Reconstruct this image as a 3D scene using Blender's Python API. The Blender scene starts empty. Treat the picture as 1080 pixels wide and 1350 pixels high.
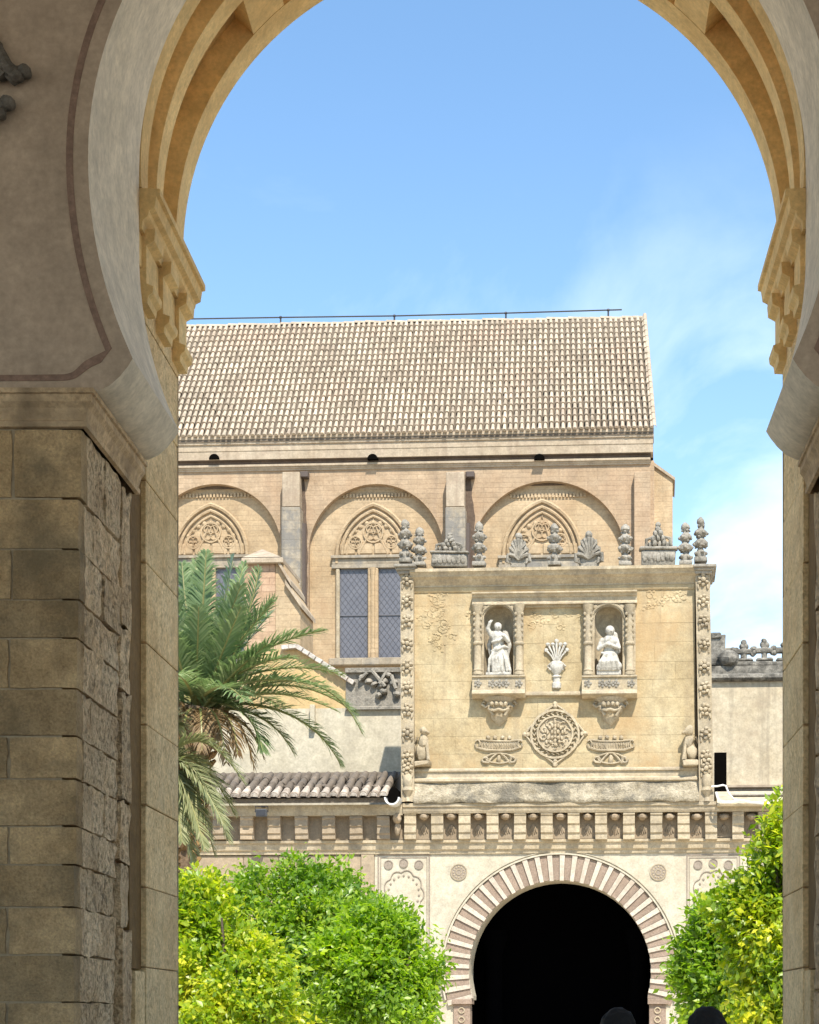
import bpy, bmesh, math, random
import numpy as np
from mathutils import Vector, Matrix, noise as mnoise
random.seed(7); rng = np.random.default_rng(7)
R = math.radians; PI = math.pi
sc = bpy.context.scene; COL = sc.collection

# ------------------------------------------------------------------ camera, sky, sun, exposure
FPX, CX, CY, EYE = 2400.0, 725.0, 1340.0, 1.6       # focal length and principal point in photo pixels
cd = bpy.data.cameras.new('camera'); cam = bpy.data.objects.new('camera', cd); COL.objects.link(cam)
cam.location = (0, 0, EYE); cam.rotation_euler = (R(90), 0, 0)
cd.sensor_fit = 'VERTICAL'; cd.sensor_height = 36.0; cd.sensor_width = 28.8
cd.lens = FPX/1350*36.0
cd.shift_x = (540-CX)/1350; cd.shift_y = (CY-675)/1350
cd.clip_start = 0.05; cd.clip_end = 3000
sc.camera = cam

SUN_EL, SUN_ROT = 54.0, 163.0
w = bpy.data.worlds.new('World'); sc.world = w; w.use_nodes = True
nt = w.node_tree; nt.nodes.clear()
def N(t, **k):
    n = nt.nodes.new(t)
    for a, b in k.items(): setattr(n, a, b)
    return n
def L(a, b): nt.links.new(a, b)
out = N('ShaderNodeOutputWorld'); bg = N('ShaderNodeBackground'); L(bg.outputs[0], out.inputs[0])
sky = N('ShaderNodeTexSky', sky_type='NISHITA', sun_disc=False, sun_elevation=R(SUN_EL), sun_rotation=R(SUN_ROT))
sky.altitude = 100; sky.air_density = 1.0; sky.dust_density = 0.3; sky.ozone_density = 2.2
bg.inputs[1].default_value = 0.15
tc = N('ShaderNodeTexCoord'); sep = N('ShaderNodeSeparateXYZ'); L(tc.outputs['Generated'], sep.inputs[0])
def M_(op, a, b=None, clamp=False):
    n = N('ShaderNodeMath', operation=op, use_clamp=clamp)
    for i, x in enumerate((a, b)):
        if x is None: continue
        if isinstance(x, (int, float)): n.inputs[i].default_value = x
        else: L(x, n.inputs[i])
    return n.outputs[0]
zz = M_('MAXIMUM', sep.outputs[2], 0.02); zz = M_('ADD', zz, 0.12)
cmb = N('ShaderNodeCombineXYZ')
L(M_('DIVIDE', sep.outputs[0], zz), cmb.inputs[0]); L(M_('DIVIDE', sep.outputs[1], zz), cmb.inputs[1])
mp = N('ShaderNodeMapping'); L(cmb.outputs[0], mp.inputs[0])
mp.inputs['Location'].default_value = (8.2, 1.3, 0); mp.inputs['Rotation'].default_value = (0, 0, R(28)); mp.inputs['Scale'].default_value = (1.6, 0.8, 1)
n1 = N('ShaderNodeTexNoise'); n1.inputs['Scale'].default_value = 2.3; n1.inputs['Detail'].default_value = 9; n1.inputs['Roughness'].default_value = 0.56; n1.inputs['Distortion'].default_value = 0.35
L(mp.outputs[0], n1.inputs['Vector'])
rp = N('ShaderNodeValToRGB'); rp.color_ramp.elements[0].position = 0.46; rp.color_ramp.elements[1].position = 0.66
L(n1.outputs[0], rp.inputs[0])
hz = M_('SUBTRACT', 1.0, M_('MULTIPLY', M_('MAXIMUM', sep.outputs[2], 0.0), 2.05), True)   # thin haze thickening to the horizon
hz = M_('POWER', hz, 2.1)
cl = M_('MULTIPLY', rp.outputs[0], 0.9)
cl = M_('MULTIPLY', cl, M_('SUBTRACT', 1.75, M_('MULTIPLY', sep.outputs[2], 3.9), True))
fac = M_('ADD', M_('MULTIPLY', hz, 0.46), cl, True)
tint = N('ShaderNodeMix', data_type='RGBA', blend_type='MULTIPLY'); tint.inputs[0].default_value = 1
L(sky.outputs[0], tint.inputs[6]); tint.inputs[7].default_value = (0.58, 0.665, 0.665, 1)
mx = N('ShaderNodeMix', data_type='RGBA'); L(fac, mx.inputs[0]); L(tint.outputs[2], mx.inputs[6]); mx.inputs[7].default_value = (2.95, 3.4, 3.75, 1)
L(mx.outputs[2], bg.inputs[0])

sl = bpy.data.lights.new('sun', 'SUN'); sun = bpy.data.objects.new('sun', sl); COL.objects.link(sun)
sl.energy = 2.95; sl.angle = R(0.53); sl.color = (1.0, 0.94, 0.84)
sd = Vector((math.sin(R(SUN_ROT))*math.cos(R(SUN_EL)), math.cos(R(SUN_ROT))*math.cos(R(SUN_EL)), math.sin(R(SUN_EL))))
sun.rotation_euler = (-sd).to_track_quat('-Z', 'Y').to_euler(); sun.location = (0, 20, 40)
vs = sc.view_settings; vs.view_transform = 'Standard'; vs.look = 'None'; vs.gamma = 1; vs.use_curve_mapping = False
vs.exposure = 1.5
sc.render.engine = 'CYCLES'; sc.cycles.max_bounces = 10; sc.cycles.diffuse_bounces = 7

# ------------------------------------------------------------------ materials
def new_mat(name):
    m = bpy.data.materials.new(name); m.use_nodes = True
    t = m.node_tree; t.nodes.clear()
    o = t.nodes.new('ShaderNodeOutputMaterial'); b = t.nodes.new('ShaderNodeBsdfPrincipled'); t.links.new(b.outputs[0], o.inputs[0])
    return m, t, b, o
def ramp(t, cols):
    r = t.nodes.new('ShaderNodeValToRGB'); e = r.color_ramp.elements
    while len(e) < len(cols): e.new(0.5)
    for i, (p, c) in enumerate(cols): e[i].position = p; e[i].color = (*c, 1)
    return r
def noise(t, vec, scale, det=6, rough=0.6):
    n = t.nodes.new('ShaderNodeTexNoise'); n.inputs['Scale'].default_value = scale; n.inputs['Detail'].default_value = det; n.inputs['Roughness'].default_value = rough
    if vec: t.links.new(vec, n.inputs['Vector'])
    return n.outputs[0]
def mth(t, op, a, b=None, clamp=False):
    n = t.nodes.new('ShaderNodeMath'); n.operation = op; n.use_clamp = clamp
    for i, x in enumerate((a, b)):
        if x is None: continue
        if isinstance(x, (int, float)): n.inputs[i].default_value = x
        else: t.links.new(x, n.inputs[i])
    return n.outputs[0]
def mixc(t, f, a, b, mode='MIX'):
    n = t.nodes.new('ShaderNodeMix'); n.data_type = 'RGBA'; n.blend_type = mode
    for i, x in ((0, f), (6, a), (7, b)):
        if isinstance(x, (int, float)): n.inputs[i].default_value = x
        elif isinstance(x, tuple): n.inputs[i].default_value = (*x, 1)
        else: t.links.new(x, n.inputs[i])
    return n.outputs[2]
def mapr(t, v, a, b, c=0.0, d=1.0):
    n = t.nodes.new('ShaderNodeMapRange'); t.links.new(v, n.inputs[0])
    for i, x in enumerate((a, b, c, d)): n.inputs[i+1].default_value = x
    return n.outputs[0]

def stone(name, lo, hi, scale=1.5, fine=30.0, bump=0.35, rnd=0.25, stain=None, samt=0.0, sscale=1.2, sth=(0.5, 0.68),
          streak=None, kamt=0.0, pits=0.0, brick=None, rough=0.9, island=False, bdist=0.02):
    """weathered stone: patchy base, fine grain, stains, run-off streaks, pits and (far walls) coursing"""
    m, t, b, o = new_mat(name); b.inputs['Roughness'].default_value = rough; b.inputs['Specular IOR Level'].default_value = 0.25
    if not any(q in name for q in ('jamb', 'pier', 'drum', 'soffit', 'impost', 'gallery', 'border', 'slot', 'paving', 'bark', 'trunk', 'leaf')):
        q = 0.84; lo, hi = tuple(x*q for x in lo), tuple(x*q for x in hi)
        stain = tuple(x*q for x in stain) if stain else None; streak = tuple(x*q for x in streak) if streak else None
    g = t.nodes.new('ShaderNodeNewGeometry'); pos = g.outputs['Position']
    big = noise(t, pos, scale, 5, 0.62); fn = noise(t, pos, fine, 4, 0.65); mid = noise(t, pos, scale*5.3, 5, 0.65)
    r = ramp(t, [(0.32, lo), (0.68, hi)]); t.links.new(big, r.inputs[0]); c = r.outputs[0]
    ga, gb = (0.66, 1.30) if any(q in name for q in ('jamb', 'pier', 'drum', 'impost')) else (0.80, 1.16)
    c = mixc(t, 1.0, c, mapcol(t, mapr(t, fn, 0.25, 0.75, ga, gb)), 'MULTIPLY')
    c = mixc(t, 1.0, c, mapcol(t, mapr(t, mid, 0.25, 0.75, 0.76, 1.18)), 'MULTIPLY')
    hgt = mth(t, 'ADD', mth(t, 'MULTIPLY', fn, 0.5), mid)
    if rnd:
        rr = g.outputs['Random Per Island'] if island else None
        if rr is None:
            oi = t.nodes.new('ShaderNodeObjectInfo'); rr = oi.outputs['Random']
        c = mixc(t, 1.0, c, mapcol(t, mapr(t, rr, 0, 1, 1-rnd, 1+rnd*0.6)), 'MULTIPLY')
    if brick:
        bw, bh, amt = brick
        mpn = t.nodes.new('ShaderNodeMapping'); t.links.new(pos, mpn.inputs[0]); mpn.inputs['Rotation'].default_value = (R(90), 0, 0)
        s2 = t.nodes.new('ShaderNodeSeparateXYZ'); t.links.new(pos, s2.inputs[0])
        cb = t.nodes.new('ShaderNodeCombineXYZ'); t.links.new(mth(t, 'ADD', s2.outputs[0], mth(t, 'MULTIPLY', s2.outputs[1], 0.7)), cb.inputs[0]); t.links.new(s2.outputs[2], cb.inputs[1])
        bt = t.nodes.new('ShaderNodeTexBrick'); t.links.new(cb.outputs[0], bt.inputs[0]); bt.inputs['Scale'].default_value = 1.0
        bt.inputs['Brick Width'].default_value = bw; bt.inputs['Row Height'].default_value = bh; bt.inputs['Mortar Size'].default_value = bh*0.07
        bt.inputs['Color1'].default_value = (1.08, 1.05, 1.02, 1); bt.inputs['Color2'].default_value = (0.84, 0.78, 0.70, 1); bt.inputs['Mortar'].default_value = (0.7, 0.64, 0.58, 1); bt.inputs['Bias'].default_value = 0.0
        c = mixc(t, amt, c, mixc(t, 1.0, c, bt.outputs[0], 'MULTIPLY'))
        hgt = mth(t, 'SUBTRACT', hgt, mth(t, 'MULTIPLY', bt.outputs[1], 0.8))
    if stain and samt:
        sn = noise(t, pos, sscale, 8, 0.7)
        c = mixc(t, mth(t, 'MULTIPLY', mapr(t, sn, sth[0], sth[1]), samt), c, stain)
    if streak and kamt:
        mpn = t.nodes.new('ShaderNodeMapping'); t.links.new(pos, mpn.inputs[0]); mpn.inputs['Scale'].default_value = (3.2, 3.2, 0.16)
        kn = noise(t, mpn.outputs[0], 1.0, 6, 0.65)
        c = mixc(t, mth(t, 'MULTIPLY', mapr(t, kn, 0.5, 0.72), kamt), c, streak)
    if pits:
        pm = t.nodes.new('ShaderNodeMapping'); t.links.new(pos, pm.inputs[0]); pm.inputs['Scale'].default_value = (1, 1, 0.9)
        pn = noise(t, pm.outputs[0], 34, 7, 0.75); p2 = noise(t, pos, 2.1, 3)
        pf = mth(t, 'MULTIPLY', mapr(t, pn, 0.47, 0.36), mapr(t, p2, 0.36, 0.58))
        c = mixc(t, mth(t, 'MULTIPLY', pf, 0.55*pits), c, tuple(x*0.42 for x in lo))
        hgt = mth(t, 'SUBTRACT', hgt, mth(t, 'MULTIPLY', pf, 2.2*pits))
    t.links.new(c, b.inputs['Base Color'])
    bp = t.nodes.new('ShaderNodeBump'); bp.inputs['Strength'].default_value = bump; bp.inputs['Distance'].default_value = bdist
    t.links.new(hgt, bp.inputs['Height']); t.links.new(bp.outputs[0], b.inputs['Normal'])
    return m
def mapcol(t, v):
    n = t.nodes.new('ShaderNodeCombineColor')
    for i in range(3): t.links.new(v, n.inputs[i])
    return n.outputs[0]
def plain(name, c, rough=0.6, metal=0.0, var=0.12, scale=8.0):
    m, t, b, o = new_mat(name); b.inputs['Roughness'].default_value = rough; b.inputs['Metallic'].default_value = metal
    g = t.nodes.new('ShaderNodeNewGeometry'); n = noise(t, g.outputs['Position'], scale)
    t.links.new(mixc(t, 1.0, c, mapcol(t, mapr(t, n, 0.25, 0.75, 1-var, 1+var)), 'MULTIPLY'), b.inputs['Base Color'])
    return m
def leafmat(name, cols, trans, rough=0.42, yscale=0.9):
    m, t, b, o = new_mat(name); b.inputs['Roughness'].default_value = rough; b.inputs['Specular IOR Level'].default_value = 0.2 if 'palm' in name else 0.38
    g = t.nodes.new('ShaderNodeNewGeometry'); nz = noise(t, g.outputs['Position'], yscale, 3)
    cols = [(p, tuple(x*.82 for x in c)) for p, c in cols]
    v = mth(t, 'ADD', mth(t, 'MULTIPLY', g.outputs['Random Per Island'], 0.55), mth(t, 'MULTIPLY', mapr(t, nz, 0.3, 0.7), 0.45))
    r = ramp(t, cols); t.links.new(v, r.inputs[0]); t.links.new(r.outputs[0], b.inputs['Base Color'])
    tr = t.nodes.new('ShaderNodeBsdfTranslucent')
    t.links.new(mixc(t, 1.0, r.outputs[0], trans, 'MULTIPLY'), tr.inputs[0])
    ad = t.nodes.new('ShaderNodeAddShader'); t.links.new(b.outputs[0], ad.inputs[0]); t.links.new(tr.outputs[0], ad.inputs[1]); t.links.new(ad.outputs[0], o.inputs[0])
    return m

GREY = (0.16, 0.15, 0.135); DK = (0.085, 0.07, 0.055)
MT = {}
MT['ashlar'] = stone('golden_ashlar', (0.42, 0.32, 0.175), (0.55, 0.455, 0.285), 1.0, 24, 0.6, 0.055, (0.44, 0.28, 0.13), 0.6, 0.7, (0.47, 0.66), streak=(0.30, 0.23, 0.15), kamt=0.5)
MT['mortar'] = stone('lime_mortar', (0.38, 0.29, 0.18), (0.44, 0.345, 0.22), 2, 30, 0.4, 0)
MT['carved'] = stone('carved_limestone', (0.42, 0.335, 0.215), (0.55, 0.46, 0.32), 3.0, 35, 0.5, 0.10, (0.22, 0.19, 0.15), 0.55, 2.2, streak=(0.20, 0.17, 0.13), kamt=0.35)
MT['greystone'] = stone('weathered_grey_stone', (0.28, 0.25, 0.205), (0.56, 0.51, 0.42), 5.0, 30, 0.8, 0.15, (0.12, 0.11, 0.09), 0.85, 5.0, (0.46, 0.62), streak=(0.12, 0.11, 0.095), kamt=0.4)
MT['lichen'] = stone('lichen_ledge', (0.26, 0.215, 0.14), (0.64, 0.55, 0.40), 4.2, 22, 1.0, 0.0, (0.15, 0.135, 0.105), 0.85, 1.3, (0.48, 0.6), bdist=0.06)
MT['darkrelief'] = stone('dark_carving', (0.13, 0.115, 0.09), (0.26, 0.23, 0.19), 9, 50, 0.6, 0)
MT['crest'] = stone('dark_crest_stone', (0.13, 0.12, 0.10), (0.36, 0.33, 0.275), 5, 30, 0.8, 0.15, (0.07, 0.065, 0.055), 0.8, 4, (0.45, 0.6))
MT['marble'] = stone('statue_marble', (0.50, 0.465, 0.40), (0.62, 0.59, 0.52), 4, 40, 0.4, 0, (0.20, 0.175, 0.14), 0.6, 9, (0.5, 0.64))
MT['cream'] = stone('cream_limewash', (0.52, 0.46, 0.345), (0.58, 0.525, 0.41), 1.2, 30, 0.2, 0.0, (0.48, 0.38, 0.26), 0.4, 1.7)
MT['ring_light'] = stone('pale_voussoir', (0.56, 0.475, 0.375), (0.63, 0.55, 0.45), 3, 30, 0.25, 0.08, (0.36, 0.28, 0.2), 0.4, 2)
MT['ring_red'] = stone('rosy_brick_voussoir', (0.29, 0.215, 0.16), (0.37, 0.28, 0.215), 5, 40, 0.4, 0.10)
MT['panel_line'] = stone('grey_inlay', (0.29, 0.24, 0.19), (0.36, 0.30, 0.24), 4, 40, 0.2, 0.0)
MT['wallold'] = stone('old_buff_wall', (0.33, 0.25, 0.165), (0.44, 0.35, 0.24), 1.6, 25, 0.5, 0.20, (0.24, 0.19, 0.14), 0.5, 1.6, streak=(0.22, 0.18, 0.13), kamt=0.3)
MT['white'] = stone('old_whitewash', (0.54, 0.475, 0.345), (0.61, 0.545, 0.415), 0.9, 20, 0.15, 0.0, (0.42, 0.37, 0.28), 0.45, 0.8, streak=(0.36, 0.31, 0.23), kamt=0.3)
MT['stainwall'] = stone('stained_whitewash', (0.53, 0.44, 0.30), (0.63, 0.545, 0.40), 1.2, 20, 0.2, 0.0, (0.40, 0.31, 0.21), 0.5, 1.3, streak=(0.20, 0.17, 0.13), kamt=0.6)
MT['nave'] = stone('nave_masonry', (0.40, 0.285, 0.18), (0.50, 0.385, 0.265), 0.45, 14, 0.5, 0.0, (0.42, 0.27, 0.165), 0.42, 0.55, (0.47, 0.64), streak=(0.29, 0.21, 0.145), kamt=0.45, brick=(0.62, 0.165, 0.38))
MT['nave2'] = stone('nave_bay_masonry', (0.43, 0.31, 0.18), (0.53, 0.41, 0.265), 0.4, 14, 0.45, 0.0, (0.41, 0.265, 0.15), 0.5, 0.6, streak=(0.33, 0.23, 0.14), kamt=0.3, brick=(0.7, 0.18, 0.32))
MT['cornice'] = stone('nave_cornice', (0.42, 0.335, 0.235), (0.52, 0.43, 0.32), 0.8, 16, 0.35, 0.0, (0.27, 0.19, 0.14), 0.5, 0.9, streak=(0.24, 0.17, 0.12), kamt=0.5)
MT['butt'] = stone('lichened_buttress', (0.34, 0.29, 0.22), (0.50, 0.43, 0.32), 0.9, 14, 0.6, 0.0, (0.20, 0.19, 0.175), 0.85, 0.9, (0.46, 0.58), streak=(0.15, 0.14, 0.12), kamt=0.55, brick=(0.6, 0.33, 0.5))
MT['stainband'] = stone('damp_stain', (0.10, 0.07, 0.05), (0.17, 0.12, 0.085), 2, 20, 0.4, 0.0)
MT['pinkbrick'] = stone('pinkish_brick', (0.46, 0.31, 0.21), (0.56, 0.41, 0.28), 0.8, 18, 0.4, 0.0, brick=(0.45, 0.2, 0.8))
MT['ochre'] = stone('ochre_plaster', (0.56, 0.38, 0.17), (0.64, 0.47, 0.25), 0.8, 18, 0.2, 0.0, (0.5, 0.42, 0.3), 0.4, 1.3)
MT['tile'] = stone('barrel_tile', (0.43, 0.345, 0.25), (0.59, 0.50, 0.375), 1.0, 10, 0.35, 0.22, (0.48, 0.31, 0.215), 0.45, 0.5, (0.5, 0.66), island=True)
MT['tile_low'] = stone('weathered_eave_tile', (0.15, 0.12, 0.09), (0.34, 0.27, 0.20), 3.0, 20, 0.6, 0.3, (0.09, 0.08, 0.07), 0.7, 3.0, (0.45, 0.6))
MT['tile_front'] = stone('pale_eave_tile', (0.46, 0.36, 0.27), (0.72, 0.62, 0.51), 5, 20, 0.6, 0.3, (0.15, 0.12, 0.09), 0.5, 4.0, (0.45, 0.62))  # paler front row carries the tile highlights in its colour
MT['tile_end'] = stone('mortared_tile_end', (0.55, 0.49, 0.42), (0.68, 0.62, 0.55), 4, 30, 0.4, 0.2, (0.3, 0.2, 0.15), 0.5, 6)
MT['roofbed'] = stone('dark_roof_bed', (0.12, 0.095, 0.07), (0.19, 0.15, 0.11), 3, 20, 0.4, 0)
MT['jamb'] = stone('eroded_jamb_stone', (0.66, 0.455, 0.25), (0.86, 0.66, 0.42), 3.2, 50, 0.9, 0.16, (0.42, 0.27, 0.145), 0.6, 4, (0.47, 0.66), pits=0.75, bdist=0.035)
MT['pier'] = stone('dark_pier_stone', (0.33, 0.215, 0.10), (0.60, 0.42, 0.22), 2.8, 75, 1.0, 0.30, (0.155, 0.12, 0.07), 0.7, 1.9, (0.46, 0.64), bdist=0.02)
MT['drum'] = stone('golden_drum_stone', (0.76, 0.53, 0.26), (0.84, 0.64, 0.36), 1.8, 45, 0.55, 0.10, (0.55, 0.36, 0.17), 0.5, 2.5, pits=0.75, bdist=0.02)
MT['gold'] = stone('golden_soffit_stone', (0.74, 0.50, 0.215), (0.82, 0.60, 0.29), 1.6, 40, 0.3, 0.08, (0.52, 0.33, 0.13), 0.4, 2.5)
MT['impost'] = stone('impost_stone', (0.42, 0.29, 0.16), (0.62, 0.45, 0.27), 3, 40, 0.6, 0.0, (0.09, 0.07, 0.05), 0.6, 2.5)
MT['plaster'] = stone('gallery_plaster', (0.42, 0.32, 0.225), (0.47, 0.36, 0.26), 0.7, 25, 0.12, 0.0, (0.36, 0.27, 0.19), 0.35, 1.4, bdist=0.008)
MT['plaster_white'] = stone('gallery_soffit_plaster', (0.70, 0.61, 0.475), (0.76, 0.67, 0.54), 1.0, 25, 0.15, 0.0, (0.50, 0.43, 0.33), 0.4, 2.0, bdist=0.008)
MT['border'] = stone('faded_red_border', (0.225, 0.145, 0.105), (0.275, 0.18, 0.13), 5, 40, 0.15, 0.0, bdist=0.004)
MT['slot_shade'] = stone('ochre_shade_slot', (0.15, 0.085, 0.025), (0.22, 0.13, 0.045), 2, 30, 0.4, 0)  # dark ochre stands for the shade in the jamb slot
MT['ground'] = stone('courtyard_paving', (0.60, 0.51, 0.37), (0.68, 0.58, 0.43), 0.5, 12, 0.3, 0.0)
MT['gfloor'] = stone('gallery_paving', (0.26, 0.22, 0.17), (0.34, 0.29, 0.23), 0.8, 12, 0.3, 0.0)
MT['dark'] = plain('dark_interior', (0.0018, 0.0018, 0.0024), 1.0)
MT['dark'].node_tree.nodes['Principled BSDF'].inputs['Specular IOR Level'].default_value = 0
MT['hole'] = plain('dark_hole', (0.004, 0.0035, 0.003), 1.0)  # near-black colour stands for the shade inside openings
MT['hole'].node_tree.nodes['Principled BSDF'].inputs['Specular IOR Level'].default_value = 0
MT['lead'] = plain('old_lead', (0.10, 0.10, 0.112), 0.6)
MT['iron'] = plain('dark_iron', (0.05, 0.05, 0.055), 0.5, 0.6)
MT['pipe'] = plain('rusty_pipe', (0.075, 0.055, 0.045), 0.7)
MT['gutter'] = plain('pale_gutter', (0.62, 0.61, 0.58), 0.5)
MT['cable'] = plain('cable_rubber', (0.05, 0.05, 0.05), 0.6)
MT['lampgrey'] = plain('floodlight_housing', (0.06, 0.062, 0.065), 0.6)
MT['bark'] = stone('orange_bark', (0.09, 0.07, 0.05), (0.16, 0.125, 0.09), 6, 50, 0.8, 0)
MT['palmbark'] = stone('palm_trunk', (0.13, 0.085, 0.05), (0.27, 0.19, 0.12), 6, 40, 0.9, 0.3, (0.07, 0.045, 0.03), 0.6, 5)
MT['leaf_green'] = leafmat('orange_leaf_green', [(0.0, (0.036, 0.082, 0.008)), (0.5, (0.125, 0.195, 0.012)), (1.0, (0.27, 0.315, 0.022))], (1.7, 1.9, 0.5))
MT['leaf_yellow'] = leafmat('orange_leaf_yellowing', [(0.0, (0.05, 0.105, 0.008)), (0.35, (0.15, 0.215, 0.012)), (0.65, (0.29, 0.30, 0.018)), (1.0, (0.52, 0.44, 0.035))], (1.5, 1.65, 0.5), yscale=1.3)
MT['leaf_lime'] = leafmat('orange_leaf_lime', [(0.0, (0.035, 0.085, 0.008)), (0.5, (0.11, 0.18, 0.012)), (1.0, (0.25, 0.285, 0.02))], (1.6, 1.75, 0.5), yscale=1.1)
MT['frond'] = leafmat('palm_leaflet', [(0.0, (0.085, 0.135, 0.055)), (0.55, (0.165, 0.22, 0.10)), (1.0, (0.38, 0.41, 0.23))], (0.5, 0.6, 0.4), 0.38, 1.0)
MT['frond_pale'] = leafmat('pale_palm_leaflet', [(0.0, (0.13, 0.15, 0.07)), (0.6, (0.21, 0.22, 0.11)), (1.0, (0.32, 0.30, 0.17))], (0.5, 0.55, 0.35), 0.4, 1.0)
MT['frond_dry'] = leafmat('dry_palm_leaflet', [(0.0, (0.10, 0.06, 0.03)), (0.6, (0.19, 0.125, 0.06)), (1.0, (0.28, 0.20, 0.11))], (0.4, 0.4, 0.35), 0.6, 1.0)
MT['rachis'] = plain('palm_rachis', (0.22, 0.21, 0.07), 0.5)
MT['boot'] = stone('dry_leaf_base', (0.15, 0.085, 0.04), (0.30, 0.19, 0.08), 8, 40, 0.6, 0.3)
MT['skin'] = plain('skin', (0.42, 0.26, 0.18), 0.55)
MT['hair'] = plain('dark_hair', (0.0045, 0.004, 0.004), 0.9, 0, 0.6, 60)
MT['shirt'] = plain('dark_shirt', (0.03, 0.035, 0.05), 0.85)
MT['shirt2'] = plain('grey_shirt', (0.12, 0.11, 0.11), 0.85)
MT['jeans'] = plain('dark_trousers', (0.03, 0.04, 0.07), 0.85)
# old leaded glass
m, t, b, o = new_mat('leaded_glass'); g = t.nodes.new('ShaderNodeNewGeometry'); s2 = t.nodes.new('ShaderNodeSeparateXYZ'); t.links.new(g.outputs['Position'], s2.inputs[0])
nz = noise(t, g.outputs['Position'], 2.2, 5)
t.links.new(mixc(t, nz, (0.085, 0.085, 0.098), (0.15, 0.148, 0.162)), b.inputs['Base Color']); b.inputs['Roughness'].default_value = 0.35; MT['glass'] = m

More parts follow.
